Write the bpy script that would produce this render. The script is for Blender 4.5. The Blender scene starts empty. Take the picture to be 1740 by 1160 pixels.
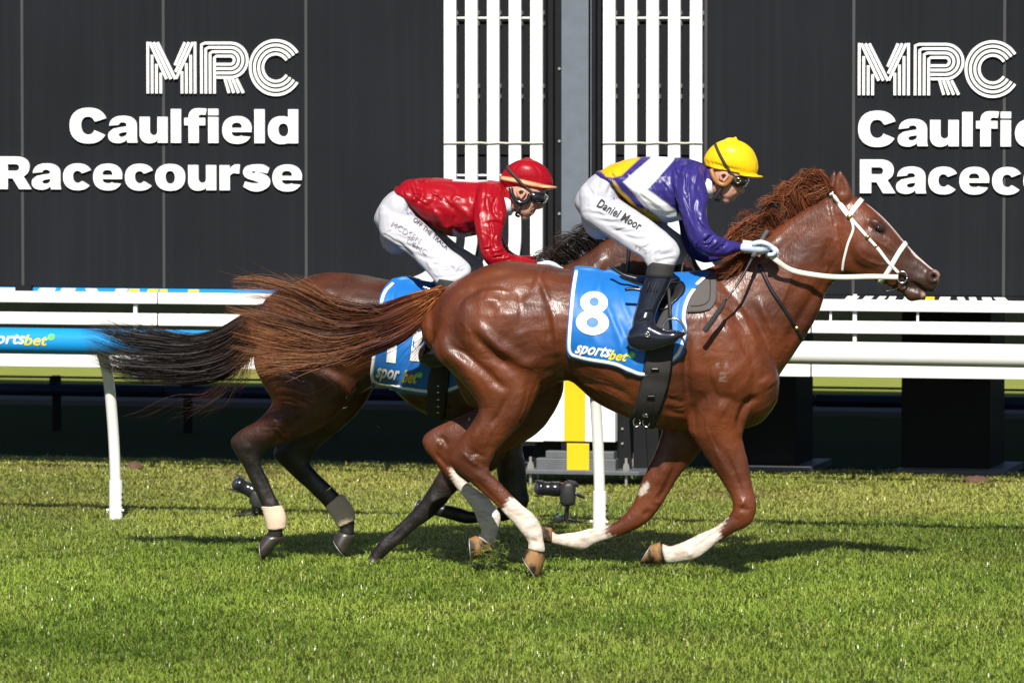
import bpy, bmesh, math, random
import numpy as np
from mathutils import Vector, Matrix
from mathutils.bvhtree import BVHTree

SC = bpy.context.scene
COL = SC.collection
R = math.radians
random.seed(7)
RNG = np.random.default_rng(11)

# ------------------------------------------------------------------ camera, sky, sun, exposure
F_PX, CAM_H, TILT = 10000.0, 2.623, math.atan(510 / 10000.0)
cam_data = bpy.data.cameras.new('camera')
cam_data.sensor_width = 36.0
cam_data.sensor_fit = 'HORIZONTAL'
cam_data.lens = 36.0 * F_PX / 1740.0
cam_data.clip_start, cam_data.clip_end = 0.5, 3000
cam = bpy.data.objects.new('camera', cam_data)
COL.objects.link(cam)
cam.location = (0, 0, CAM_H)
cam.rotation_euler = (R(90) - TILT, 0, 0)
SC.camera = cam
cam_data.dof.use_dof = True
cam_data.dof.focus_distance = 28.7
cam_data.dof.aperture_fstop = 6.3

SUN_EL, SUN_AZ = R(43), R(3)
world = bpy.data.worlds.new('World')
SC.world = world
world.use_nodes = True
_nt = world.node_tree
_sky = _nt.nodes.new('ShaderNodeTexSky')
_sky.sky_type = 'NISHITA'
_sky.sun_disc = False
_sky.sun_elevation = SUN_EL
_sky.sun_rotation = R(180) + SUN_AZ
_bg = _nt.nodes['Background']
_nt.links.new(_sky.outputs[0], _bg.inputs[0])
_bg.inputs[1].default_value = 0.05
_sky.air_density, _sky.dust_density = 0.8, 0.4
sun_data = bpy.data.lights.new('sun', 'SUN')
sun_data.energy = 5.0
sun_data.angle = R(0.5)
sun_data.color = (1.0, 0.955, 0.88)
sun = bpy.data.objects.new('sun', sun_data)
COL.objects.link(sun)
_d = Vector((math.sin(SUN_AZ) * math.cos(SUN_EL), math.cos(SUN_AZ) * math.cos(SUN_EL), -math.sin(SUN_EL)))
sun.rotation_euler = _d.to_track_quat('-Z', 'Y').to_euler()
sun.location = (0, -20, 30)
SC.view_settings.view_transform = 'Standard'
SC.view_settings.look = 'None'
SC.view_settings.gamma = 1.0
SC.view_settings.exposure = 0.6
SC.view_settings.use_curve_mapping = False
SC.cycles.diffuse_bounces = 1

# ------------------------------------------------------------------ helpers
FWD = np.array((0, math.cos(TILT), -math.sin(TILT)))
UP = np.array((0, math.sin(TILT), math.cos(TILT)))
RIGHT = np.array((1.0, 0, 0))
EYE = np.array((0, 0, CAM_H))


def ray(px, py):
    return FWD + RIGHT * ((px - 870.0) / F_PX) + UP * (-(py - 580.0) / F_PX)


def ground_at(px, py, z=0.0):
    d = ray(px, py)
    return EYE + d * ((z - CAM_H) / d[2])


def project(P):
    """world points (N,3) -> the photograph's pixel coordinates (N,2); used to lay out pigment and relief by measured places"""
    Q = np.asarray(P) - EYE
    z = Q @ FWD
    return np.stack((870 + F_PX * (Q @ RIGHT) / z, 580 - F_PX * (Q @ UP) / z), -1)


class Frame:
    """a vertical plane standing in the place: origin o, axis a (to the right), normal n (towards the track side)"""
    def __init__(self, o, psi):
        self.o = np.array((o[0], o[1], 0.0))
        self.a = np.array((math.cos(psi), -math.sin(psi), 0.0))
        self.n = np.array((-math.sin(psi), -math.cos(psi), 0.0))

    def P(self, px, py, w=0.0):
        d = ray(px, py)
        t = ((self.o + self.n * w - EYE) @ self.n) / (d @ self.n)
        return EYE + d * t

    def PA(self, a):
        a = np.asarray(a, float)
        d = FWD + RIGHT * ((a[:, :1] - 870.0) / F_PX) - UP * ((a[:, 1:2] - 580.0) / F_PX)
        t = (((self.o - EYE) @ self.n) + a[:, 2]) / (d @ self.n)
        return EYE + d * t[:, None]

    def sz(self, px, py, w=0.0):
        p = self.P(px, py, w)
        return float((p - self.o) @ self.a), float(p[2])

    def at(self, s, z, w=0.0):
        return self.o + self.a * s + self.n * w + np.array((0, 0, z))


def tag(o, label=None, cat=None, group=None, kind=None):
    if label: o['label'] = label
    if cat: o['category'] = cat
    if group: o['group'] = group
    if kind: o['kind'] = kind
    return o


def thing(name, label, cat, loc=(0, 0, 0), group=None):
    o = bpy.data.objects.new(name, None)
    o.empty_display_size = 0.1
    o.location = [float(c) for c in loc]
    COL.objects.link(o)
    return tag(o, label, cat, group)


def adopt(o, parent):
    if parent is not None:
        o.parent = parent
        if parent.parent is None:
            o.matrix_parent_inverse = Matrix.Translation(-parent.location)


def mobj(name, verts, faces, mat, parent=None, smooth=True):
    me = bpy.data.meshes.new(name)
    me.from_pydata([tuple(map(float, v)) for v in verts], [], [tuple(int(i) for i in f) for f in faces])
    me.update()
    if smooth:
        me.polygons.foreach_set('use_smooth', [True] * len(me.polygons))
    o = bpy.data.objects.new(name, me)
    COL.objects.link(o)
    for m in (mat if isinstance(mat, (list, tuple)) else [mat]):
        me.materials.append(m)
    adopt(o, parent)
    return o


class MB:
    """collects shapes into one mesh"""
    def __init__(self):
        self.v, self.f = [], []

    def add(self, v, f):
        n = len(self.v)
        self.v += [np.asarray(p, float) for p in v]
        self.f += [tuple(i + n for i in q) for q in f]
        return self

    def box(self, c, hx, hy, hz, ax=(1, 0, 0), ay=(0, 1, 0), az=(0, 0, 1)):
        c = np.asarray(c, float)
        X, Y, Z = np.asarray(ax, float) * hx, np.asarray(ay, float) * hy, np.asarray(az, float) * hz
        v = [c + sx * X + sy * Y + sz * Z for sz in (-1, 1) for sy in (-1, 1) for sx in (-1, 1)]
        return self.add(v, [(0, 2, 3, 1), (4, 5, 7, 6), (0, 1, 5, 4), (2, 6, 7, 3), (0, 4, 6, 2), (1, 3, 7, 5)])

    def tube(self, pts, rad, n=10, caps=True):
        v, f = tube_mesh(pts, rad, n, caps)
        return self.add(v, f)

    def prism(self, poly, fr, w0, w1):
        """poly of (s, z) in a Frame, between depths w0 and w1 (fan-free: n-gon faces)"""
        n = len(poly)
        v = [fr.at(s, z, w0) for s, z in poly] + [fr.at(s, z, w1) for s, z in poly]
        f = [tuple(range(n)), tuple(range(2 * n - 1, n - 1, -1))]
        f += [(i, i + n, (i + 1) % n + n, (i + 1) % n) for i in range(n)]
        return self.add(v, f)

    def ribbon(self, path, half, fr, w0, w1, closed=False):
        """a flat band of half width following a (s, z) path, thick from w0 to w1"""
        p = np.asarray(path, float)
        t = np.gradient(p, axis=0)
        t /= np.linalg.norm(t, axis=1)[:, None] + 1e-12
        nn = np.stack((-t[:, 1], t[:, 0]), -1)
        a, b = p + nn * half, p - nn * half
        v, f = [], []
        for i in range(len(p)):
            for q in (a[i], b[i]):
                v.append(fr.at(q[0], q[1], w0)); v.append(fr.at(q[0], q[1], w1))
        for i in range(len(p) - 1):
            k = 4 * i
            f += [(k + 1, k + 3, k + 7, k + 5), (k, k + 4, k + 6, k + 2), (k, k + 1, k + 5, k + 4), (k + 2, k + 6, k + 7, k + 3)]
        f += [(0, 2, 3, 1), (4 * len(p) - 4, 4 * len(p) - 3, 4 * len(p) - 1, 4 * len(p) - 2)]
        return self.add(v, f)

    def build(self, name, mat, parent=None, smooth=False, bevel=0):
        o = mobj(name, self.v, self.f, mat, parent, smooth)
        bm = bmesh.new(); bm.from_mesh(o.data)
        bmesh.ops.recalc_face_normals(bm, faces=bm.faces)
        bm.to_mesh(o.data); bm.free()
        if bevel:
            m = o.modifiers.new('bevel', 'BEVEL'); m.width = bevel; m.segments = 2; m.limit_method = 'ANGLE'
        return o


def frames_along(pts):
    p = np.asarray(pts, float)
    t = np.gradient(p, axis=0)
    t /= np.linalg.norm(t, axis=1)[:, None] + 1e-12
    u = np.zeros_like(p); 
    ref = np.array((0, 0, 1.0)) if abs(t[0][2]) < .9 else np.array((1.0, 0, 0))
    u0 = np.cross(t[0], ref); u0 /= np.linalg.norm(u0); u[0] = u0
    for i in range(1, len(p)):
        q = u[i - 1] - t[i] * (u[i - 1] @ t[i]); u[i] = q / (np.linalg.norm(q) + 1e-12)
    return t, u, np.cross(t, u)


def tube_mesh(pts, rad, n=10, caps=True):
    p = np.asarray(pts, float)
    r = np.broadcast_to(np.asarray(rad, float), (len(p),))
    t, u, w = frames_along(p)
    an = np.arange(n) / n * 2 * math.pi
    v = (p[:, None] + (np.cos(an)[None, :, None] * u[:, None] + np.sin(an)[None, :, None] * w[:, None]) * r[:, None, None]).reshape(-1, 3)
    f = [(i * n + j, i * n + (j + 1) % n, (i + 1) * n + (j + 1) % n, (i + 1) * n + j) for i in range(len(p) - 1) for j in range(n)]
    if caps:
        f += [tuple(range(n))[::-1], tuple((len(p) - 1) * n + j for j in range(n))]
    return list(v), f


def spline(pts, k=6):
    """Catmull-Rom through rows of numbers, k samples per span"""
    p = np.asarray(pts, float)
    if len(p) < 3:
        t = np.linspace(0, 1, k + 1)[:, None]
        return p[0] * (1 - t) + p[-1] * t
    e = np.vstack((2 * p[0] - p[1], p, 2 * p[-1] - p[-2]))
    out = []
    for i in range(1, len(e) - 2):
        for j in range(k):
            t = j / k
            a, b, c, d = e[i - 1], e[i], e[i + 1], e[i + 2]
            out.append(0.5 * (2 * b + (c - a) * t + (2 * a - 5 * b + 4 * c - d) * t * t + (3 * b - a - 3 * c + d) * t ** 3))
    out.append(e[-2])
    return np.array(out)


def nd(nt, typ, **kw):
    n = nt.nodes.new(typ)
    for k, v in kw.items():
        setattr(n, k, v)
    return n


def pmat(name, col, rough=.5, metal=0., var=.12, vscale=9., bump=0., bscale=60., coat=0., sheen=0., attr=None, stretch=None, spec=.5, aniso=0., col2=None, coat_rough=.08, detail=5., bdist=.002):
    """procedural paint, cloth, coat ...: noise varies the colour, a second noise the surface relief"""
    m = bpy.data.materials.new(name); m.use_nodes = True
    nt = m.node_tree; b = nt.nodes['Principled BSDF']
    tc = nd(nt, 'ShaderNodeTexCoord'); mp = nd(nt, 'ShaderNodeMapping')
    nt.links.new(tc.outputs['Object'], mp.inputs[0])
    if stretch: mp.inputs['Scale'].default_value = stretch
    nz = nd(nt, 'ShaderNodeTexNoise'); nz.inputs['Scale'].default_value = vscale; nz.inputs['Detail'].default_value = detail
    nt.links.new(mp.outputs[0], nz.inputs['Vector'])
    mx = nd(nt, 'ShaderNodeMix', data_type='RGBA')
    c = np.array(col[:3]); c2 = np.array(col2[:3]) if col2 is not None else c * (1 + var)
    mx.inputs[6].default_value = (*(c * (1 - var) if col2 is None else c), 1); mx.inputs[7].default_value = (*np.minimum(c2, 1), 1)
    nt.links.new(nz.outputs[0], mx.inputs[0])
    out = mx.outputs[2]
    if attr:
        at = nd(nt, 'ShaderNodeAttribute', attribute_name=attr)
        mm = nd(nt, 'ShaderNodeMix', data_type='RGBA', blend_type='MULTIPLY'); mm.inputs[0].default_value = 1
        mx.inputs[6].default_value = (1 - var, 1 - var, 1 - var, 1); mx.inputs[7].default_value = (1 + var, 1 + var, 1 + var, 1)
        nt.links.new(at.outputs[0], mm.inputs[6]); nt.links.new(out, mm.inputs[7]); out = mm.outputs[2]
    nt.links.new(out, b.inputs['Base Color'])
    b.inputs['Roughness'].default_value = rough; b.inputs['Metallic'].default_value = metal
    b.inputs['Specular IOR Level'].default_value = spec
    b.inputs['Coat Weight'].default_value = coat; b.inputs['Coat Roughness'].default_value = coat_rough
    b.inputs['Sheen Weight'].default_value = sheen; b.inputs['Anisotropic'].default_value = aniso
    if bump:
        nb = nd(nt, 'ShaderNodeTexNoise'); nb.inputs['Scale'].default_value = bscale; nb.inputs['Detail'].default_value = 4
        nt.links.new(mp.outputs[0], nb.inputs['Vector'])
        bp = nd(nt, 'ShaderNodeBump'); bp.inputs['Strength'].default_value = bump; bp.inputs['Distance'].default_value = bdist
        nt.links.new(nb.outputs[0], bp.inputs['Height']); nt.links.new(bp.outputs[0], b.inputs['Normal'])
    return m


def srgb(r, g, b):
    f = lambda c: (c / 255 / 12.92) if c / 255 <= .04045 else ((c / 255 + .055) / 1.055) ** 2.4
    return (f(r), f(g), f(b))


M = {}
M['white'] = pmat('white_paint', (.80, .80, .78), .45, var=.04, vscale=3, bump=.1)
M['white_plastic'] = pmat('white_plastic', (.78, .77, .73), .35, var=.05, vscale=6)
M['black_steel'] = pmat('black_steel', (.010, .010, .011), .6, spec=.15, var=.3, bump=.15)
M['grey_steel'] = pmat('galvanised_steel', (.135, .155, .185), .5, metal=.25, var=.18, vscale=14, bump=.1)
M['plate_steel'] = pmat('plate_steel', (.11, .115, .125), .5, metal=.2, var=.3, vscale=12, bump=.2)
M['yellow'] = pmat('yellow_paint', (.60, .45, .006), .4, var=.05)
M['zinc'] = pmat('zinc_bolt', (.42, .41, .38), .45, metal=.6, var=.2, vscale=40)
M['blue_pad'] = pmat('blue_vinyl', (.010, .26, .62), .35, var=.06, vscale=4)
M['navy'] = pmat('navy_vinyl', (.012, .018, .055), .5, spec=.25, var=.15)
M['letter_white'] = pmat('white_letter', (.84, .84, .82), .4, var=.03)
M['letter_yellow'] = pmat('yellow_letter', (.80, .62, .03), .5, var=.04)
M['letter_green'] = pmat('green_letter', (.12, .62, .10), .5, var=.04)
M['mesh_dark'] = pmat('dark_mesh_cloth', (.008, .010, .007), .95, spec=.03, var=.4, vscale=3)
M['concrete'] = pmat('path_concrete', (.10, .095, .09), .9, var=.2, vscale=5, bump=.3)
M['rope'] = pmat('cream_rope', (.62, .56, .42), .8, var=.2, vscale=60)


def cladding_mat():
    m = bpy.data.materials.new('charcoal_cladding'); m.use_nodes = True
    nt = m.node_tree; b = nt.nodes['Principled BSDF']
    tc = nd(nt, 'ShaderNodeTexCoord'); mp = nd(nt, 'ShaderNodeMapping'); mp.inputs['Scale'].default_value = (22, 22, .35)
    nt.links.new(tc.outputs['Object'], mp.inputs[0])
    n1 = nd(nt, 'ShaderNodeTexNoise'); n1.inputs['Scale'].default_value = 1; n1.inputs['Detail'].default_value = 6; n1.inputs['Roughness'].default_value = .7
    nt.links.new(mp.outputs[0], n1.inputs[0])
    n2 = nd(nt, 'ShaderNodeTexNoise'); n2.inputs['Scale'].default_value = 1.3
    nt.links.new(tc.outputs['Object'], n2.inputs[0])
    r1 = nd(nt, 'ShaderNodeValToRGB'); r1.color_ramp.elements[0].position = .42; r1.color_ramp.elements[1].position = .95
    r1.color_ramp.elements[0].color = (.0128, .0140, .0174, 1); r1.color_ramp.elements[1].color = (.0190, .0206, .0244, 1)
    nt.links.new(n1.outputs[0], r1.inputs[0])
    mx = nd(nt, 'ShaderNodeMix', data_type='RGBA', blend_type='MULTIPLY'); mx.inputs[0].default_value = .35
    nt.links.new(r1.outputs[0], mx.inputs[6]); nt.links.new(n2.outputs[0], mx.inputs[7])
    nt.links.new(mx.outputs[2], b.inputs['Base Color'])
    b.inputs['Roughness'].default_value = .75
    b.inputs['Specular IOR Level'].default_value = .12
    bp = nd(nt, 'ShaderNodeBump'); bp.inputs['Strength'].default_value = .12; bp.inputs['Distance'].default_value = .002
    nt.links.new(n1.outputs[0], bp.inputs['Height']); nt.links.new(bp.outputs[0], b.inputs['Normal'])
    return m


M['cladding'] = cladding_mat()
M['seam'] = pmat('seam_strip', (.040, .040, .042), .6, var=.25, vscale=4, stretch=(8, 8, .6))

# ------------------------------------------------------------------ glyphs for the big sign (drawn outlines, unit = capital height)
def arc(cx, cz, rx, rz, a0, a1, n=18):
    a = np.radians(np.linspace(a0, a1, n))
    return [(cx + rx * math.copysign(abs(math.cos(t)) ** .88, math.cos(t)), cz + rz * math.copysign(abs(math.sin(t)) ** .88, math.sin(t))) for t in a]


def band(path, th):
    p = spline(path, 8); t = np.gradient(p, axis=0); t /= np.linalg.norm(t, axis=1)[:, None]
    nn = np.stack((-t[:, 1], t[:, 0]), -1)
    h = np.interp(np.linspace(0, 1, len(p)), np.linspace(0, 1, len(th)), th)[:, None] / 2
    return [tuple(q) for q in p + nn * h] + [tuple(q) for q in (p - nn * h)[::-1]]


XH = .77
def glyph(ch):
    """-> (list of outlines, advance); first outline is the body, the others holes or separate pieces"""
    if ch == 'l': return [[(.0, 0), (.31, 0), (.31, 1.0), (.0, 1.0)]], .37
    if ch == 'i': return [[(0, 0), (.31, 0), (.31, .765), (0, .765)], [(0, .82), (.31, .82), (.31, 1.01), (0, 1.01)]], .39
    if ch == 'o': return [arc(.46, .385, .46, .41, 0, 355, 44), arc(.46, .385, .15, .20, 0, 350, 26)], .97
    if ch == 'c':
        return [arc(.45, .385, .45, .41, 28, 322, 40)[::1] + [(.60, .25)] + arc(.45, .385, .15, .19, 318, 36, 22) + [(.60, .50)]], .89
    if ch == 'C':
        return [arc(.58, .5, .58, .53, 22, 331, 46) + [(.76, .36)] + arc(.57, .5, .22, .27, 326, 30, 26) + [(.80, .62)]], 1.15
    if ch == 'e':
        return [[(.89, .325)] + arc(.45, .385, .45, .41, 0, 333, 46)[1:] + [(.60, .20)] + arc(.45, .29, .165, .10, 320, 182, 14) + [(.285, .325)],
                [(.285, .445), (.60, .445)] + arc(.44, .47, .16, .135, 12, 168, 12)], .94
    if ch == 'u':
        return [[(.0, .765), (.0, .30)] + arc(.30, .28, .30, .295, 185, 285, 14) + [(.50, .03), (.555, .10), (.555, .0), (.86, 0), (.86, .765), (.55, .765), (.55, .36)]
                + arc(.43, .35, .12, .13, -5, -175, 12) + [(.31, .36), (.31, .765)]], .92
    if ch == 'r':
        return [[(0, 0), (.31, 0), (.31, .38)] + arc(.48, .38, .17, .15, 180, 95, 8) + [(.60, .51), (.62, .79), (.48, .79), (.37, .73), (.31, .63), (.30, .765), (0, .765)]], .65
    if ch == 'f':
        return [[(.13, 0), (.44, 0), (.44, .52), (.64, .52), (.64, .74), (.43, .74), (.43, .765)] + arc(.53, .765, .10, .075, 180, 95, 6)
                + [(.65, .83), (.69, 1.01), (.52, 1.025)] + arc(.42, .75, .29, .275, 80, 175, 12) + [(.13, .74), (0, .74), (0, .52), (.13, .52)]], .69
    if ch == 'd':
        return [[(.62, 1.0), (.62, .70)] + arc(.42, .385, .42, .41, 60, 300, 34) + [(.62, .09), (.62, 0), (.92, 0), (.92, 1.0)],
                arc(.47, .39, .155, .195, 0, 350, 26)], .97
    if ch == 'a':
        return [[(.03, .50), (.33, .53)] + arc(.45, .53, .12, .075, 170, 10, 8) + [(.575, .50), (.54, .475), (.36, .45), (.16, .41), (.03, .31)]
                + arc(.30, .20, .30, .215, 170, 285, 14) + [(.50, .03), (.58, .095), (.60, .0), (.905, .0), (.885, .10), (.885, .48)]
                + arc(.46, .48, .425, .315, 5, 172, 24),
                [(.58, .32), (.42, .30), (.335, .27), (.315, .215), (.36, .165), (.46, .165), (.545, .205), (.58, .265)]], .93
    if ch == 's':
        return [band([(.80, .60), (.62, .665), (.42, .67), (.20, .62), (.19, .51), (.42, .425), (.66, .34), (.71, .22), (.52, .105), (.30, .105), (.06, .19)],
                     [.16, .24, .25, .27, .28, .27, .28, .27, .25, .24, .16])], .88
    if ch == 'R':
        return [[(0, 0), (.34, 0), (.34, .33), (.50, .33), (.70, 0), (1.07, 0), (.83, .38)] + arc(.60, .68, .42, .32, -50, 90, 20) + [(0, 1.0)],
                [(.34, .56), (.34, .77), (.58, .77)] + arc(.59, .665, .115, .105, 88, -88, 10) + [(.58, .56)]], 1.05
    return [], .4


def solid_glyph(name, outs, tf, mat, parent, depth):
    """outlines -> filled and extruded mesh through a 2D curve; tf(x, z, w) gives world points"""
    cu = bpy.data.curves.new(name, 'CURVE'); cu.dimensions = '2D'; cu.fill_mode = 'BOTH'; cu.extrude = .5
    for o_ in outs:
        sp = cu.splines.new('POLY'); sp.points.add(len(o_) - 1); sp.use_cyclic_u = True
        for i, (x, z) in enumerate(o_):
            sp.points[i].co = (x, z, 0, 1)
    tmp = bpy.data.objects.new('tmp', cu); COL.objects.link(tmp)
    dg = bpy.context.evaluated_depsgraph_get(); dg.update()
    me = bpy.data.meshes.new_from_object(tmp.evaluated_get(dg))
    bpy.data.objects.remove(tmp); bpy.data.curves.remove(cu)
    v = [tf(p.co.x, p.co.y, (p.co.z + .5) * depth) for p in me.vertices]
    f = [tuple(p.vertices) for p in me.polygons]
    bpy.data.meshes.remove(me)
    return mobj(name, v, f, mat, parent, smooth=False)


def text_points(body, offset=0., shear=0., spacing=1.0):
    """flat lettering from the built-in typeface: (N,2) points and faces, unit height"""
    cu = bpy.data.curves.new('t', 'FONT'); cu.body = body; cu.offset = offset; cu.shear = shear; cu.space_character = spacing
    cu.resolution_u = 3
    tmp = bpy.data.objects.new('tmp', cu); COL.objects.link(tmp)
    dg = bpy.context.evaluated_depsgraph_get(); dg.update()
    me = bpy.data.meshes.new_from_object(tmp.evaluated_get(dg))
    bm = bmesh.new(); bm.from_mesh(me); bmesh.ops.triangulate(bm, faces=bm.faces)
    for _ in range(2):
        bmesh.ops.subdivide_edges(bm, edges=[e for e in bm.edges if e.calc_length() > .16], cuts=1); bmesh.ops.triangulate(bm, faces=bm.faces)
    bm.to_mesh(me); bm.free()
    v = np.array([(p.co.x, p.co.y) for p in me.vertices]); f = [tuple(p.vertices) for p in me.polygons]
    bpy.data.objects.remove(tmp); bpy.data.curves.remove(cu); bpy.data.meshes.remove(me)
    return v, f


# ------------------------------------------------------------------ the setting
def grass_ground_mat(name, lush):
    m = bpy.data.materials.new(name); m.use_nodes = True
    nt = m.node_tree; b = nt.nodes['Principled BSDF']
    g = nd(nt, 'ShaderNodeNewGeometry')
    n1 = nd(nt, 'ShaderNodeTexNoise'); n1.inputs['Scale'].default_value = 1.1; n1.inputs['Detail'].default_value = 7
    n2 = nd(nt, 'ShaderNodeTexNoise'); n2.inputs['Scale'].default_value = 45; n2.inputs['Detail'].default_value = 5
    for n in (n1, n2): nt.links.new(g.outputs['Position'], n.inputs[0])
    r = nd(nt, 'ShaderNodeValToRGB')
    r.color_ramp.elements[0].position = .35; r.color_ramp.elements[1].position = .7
    r.color_ramp.elements[0].color = (.012, .020, .004, 1) if lush else (.13, .17, .03, 1)  # dark set also paints the walls' shade, pale set the sunlit lawn
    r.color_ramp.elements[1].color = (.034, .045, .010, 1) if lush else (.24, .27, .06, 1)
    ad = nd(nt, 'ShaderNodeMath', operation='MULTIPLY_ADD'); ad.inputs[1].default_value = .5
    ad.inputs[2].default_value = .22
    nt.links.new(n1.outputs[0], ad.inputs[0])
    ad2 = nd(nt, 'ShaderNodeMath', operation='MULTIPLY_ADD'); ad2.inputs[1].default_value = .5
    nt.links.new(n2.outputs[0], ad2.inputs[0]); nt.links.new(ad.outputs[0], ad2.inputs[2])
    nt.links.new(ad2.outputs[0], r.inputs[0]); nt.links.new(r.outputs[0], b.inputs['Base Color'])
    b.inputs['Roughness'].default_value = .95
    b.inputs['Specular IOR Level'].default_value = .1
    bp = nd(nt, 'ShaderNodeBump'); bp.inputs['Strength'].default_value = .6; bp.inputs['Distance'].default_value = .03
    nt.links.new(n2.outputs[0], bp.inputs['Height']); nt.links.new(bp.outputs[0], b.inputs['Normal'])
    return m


tag(mobj('ground', [(-400, -20, 0), (400, -20, 0), (400, 900, 0), (-400, 900, 0)], [(0, 1, 2, 3)], grass_ground_mat('soil_and_wall_shade', True), smooth=False), kind='structure')  # soil under the blades; left bare and near-black to deepen the walls' shade
tag(mobj('infield_lawn', [(-60, 43.4 + 60 * math.tan(R(13)), .004), (60, 43.4 - 60 * math.tan(R(13)), .004), (60, 120, .004), (-60, 120, .004)], [(0, 1, 2, 3)], grass_ground_mat('infield_turf', False), smooth=False), kind='structure')  # same lawn in a lighter colour, begun only past the walls' shade

PSI_W = R(13)
WALL = Frame(ground_at(960, 821)[:2], PSI_W)                # the plane of the dark screens
Z_TOP = 8.8


def wall_x(px, py=300, w=0): return WALL.sz(px, py, w)[0]
def wall_z(px, py, w=0): return WALL.sz(px, py, w)[1]


Z_BOT = wall_z(720, 494)
wall_mid = WALL.at(0, 0)


def panel(parent, x0, x1, name='panel'):
    s0, s1 = wall_x(x0), wall_x(x1)
    b = MB(); b.box(WALL.at((s0 + s1) / 2, (Z_BOT + Z_TOP) / 2, -.04), (s1 - s0) / 2 - .009, .04, (Z_TOP - Z_BOT) / 2, WALL.a, WALL.n)
    return b.build(name, M['cladding'], parent, bevel=.004)


def screen(label, xs, gx0, gx1):
    base = WALL.at((wall_x(xs[0]) + wall_x(xs[-1])) / 2, 0, -.1)
    t = thing('sign_wall', label, 'sign wall', base, 'dark sign walls of the winning post')
    for a_, b_ in zip(xs[:-1], xs[1:]): panel(t, a_, b_)
    for x in xs[1:-1]:
        b = MB(); b.box(WALL.at(wall_x(x), (Z_BOT + Z_TOP) / 2, -.012), .0088, .0105, (Z_TOP - Z_BOT) / 2 - .002, WALL.a, WALL.n)
        b.build('seam_strip', M['seam'], t)
    s0, s1 = wall_x(xs[0]), wall_x(xs[-1])
    b = MB(); b.box(WALL.at((s0 + s1) / 2, (Z_BOT + Z_TOP) / 2 + .02, -.14), (s1 - s0) / 2 - .01, .055, (Z_TOP - Z_BOT) / 2 - .03, WALL.a, WALL.n)
    b.build('backing', M['black_steel'], t)
    for i, (g0, g1) in enumerate(zip(gx0, gx1)):            # feet: black box legs standing on the lawn
        c0, c1 = wall_x(g0, 700, -1.5), wall_x(g1, 700, -1.5)
        b = MB(); b.box(WALL.at((c0 + c1) / 2, Z_BOT / 2 + .02, -1.5), (c1 - c0) / 2, .3, Z_BOT / 2 + .015, WALL.a, WALL.n)
        b.build('support_leg', M['black_steel'], t, bevel=.005)
        b = MB(); b.box(WALL.at((c0 + c1) / 2 + .05, .02, -1.45), (c1 - c0) / 2 + .06, .4, .02, WALL.a, WALL.n)
        b.build('foot_plate', M['plate_steel'], t)
    return t


left_wall = screen('charcoal sign wall on the left reading MRC Caulfield Racecourse', [-445, -203, 38, 278, 520, 757, 930], (-420, 800), (-300, 900))
right_wall = screen('charcoal sign wall on the right with lettering cut by the frame', [1024, 1199, 1450, 1706, 1960, 2200], (1240, 1545), (1367, 1695))


def sign_text(parent, body, px, py_base, cap_px, sx=1.0, w=.0):
    s, z = WALL.sz(px, py_base); z1 = wall_z(px, py_base - cap_px); H = z1 - z
    adv = 0
    for ch in body:
        o_, a_ = glyph(ch)
        if ch == ' ': adv += .4; continue
        solid_glyph('letter', o_, lambda x, y, d, adv=adv: WALL.at(s + (adv + x) * H * sx, z + y * H, .004 + d), M['letter_white'], parent, .014)
        adv += a_ + .045
    return adv


def text_width(body): return sum(glyph(c)[1] + .045 for c in body)


def fit_text(parent, body, x0, x1, py, cap):
    s0, z = WALL.sz(x0, py); s1 = wall_x(x1, py); H = wall_z(x0, py - cap) - z
    sign_text(parent, body, x0, py, cap, (s1 - s0) / (H * (text_width(body) - .09)))


fit_text(left_wall, 'Caulfield', 120, 508, 242, 57)
fit_text(left_wall, 'Racecourse', -4, 514, 321, 55)
fit_text(right_wall, 'Caulfield', 1459, 1858, 248, 58)
fit_text(right_wall, 'Racecourse', 1462, 1996, 328, 57)


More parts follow.
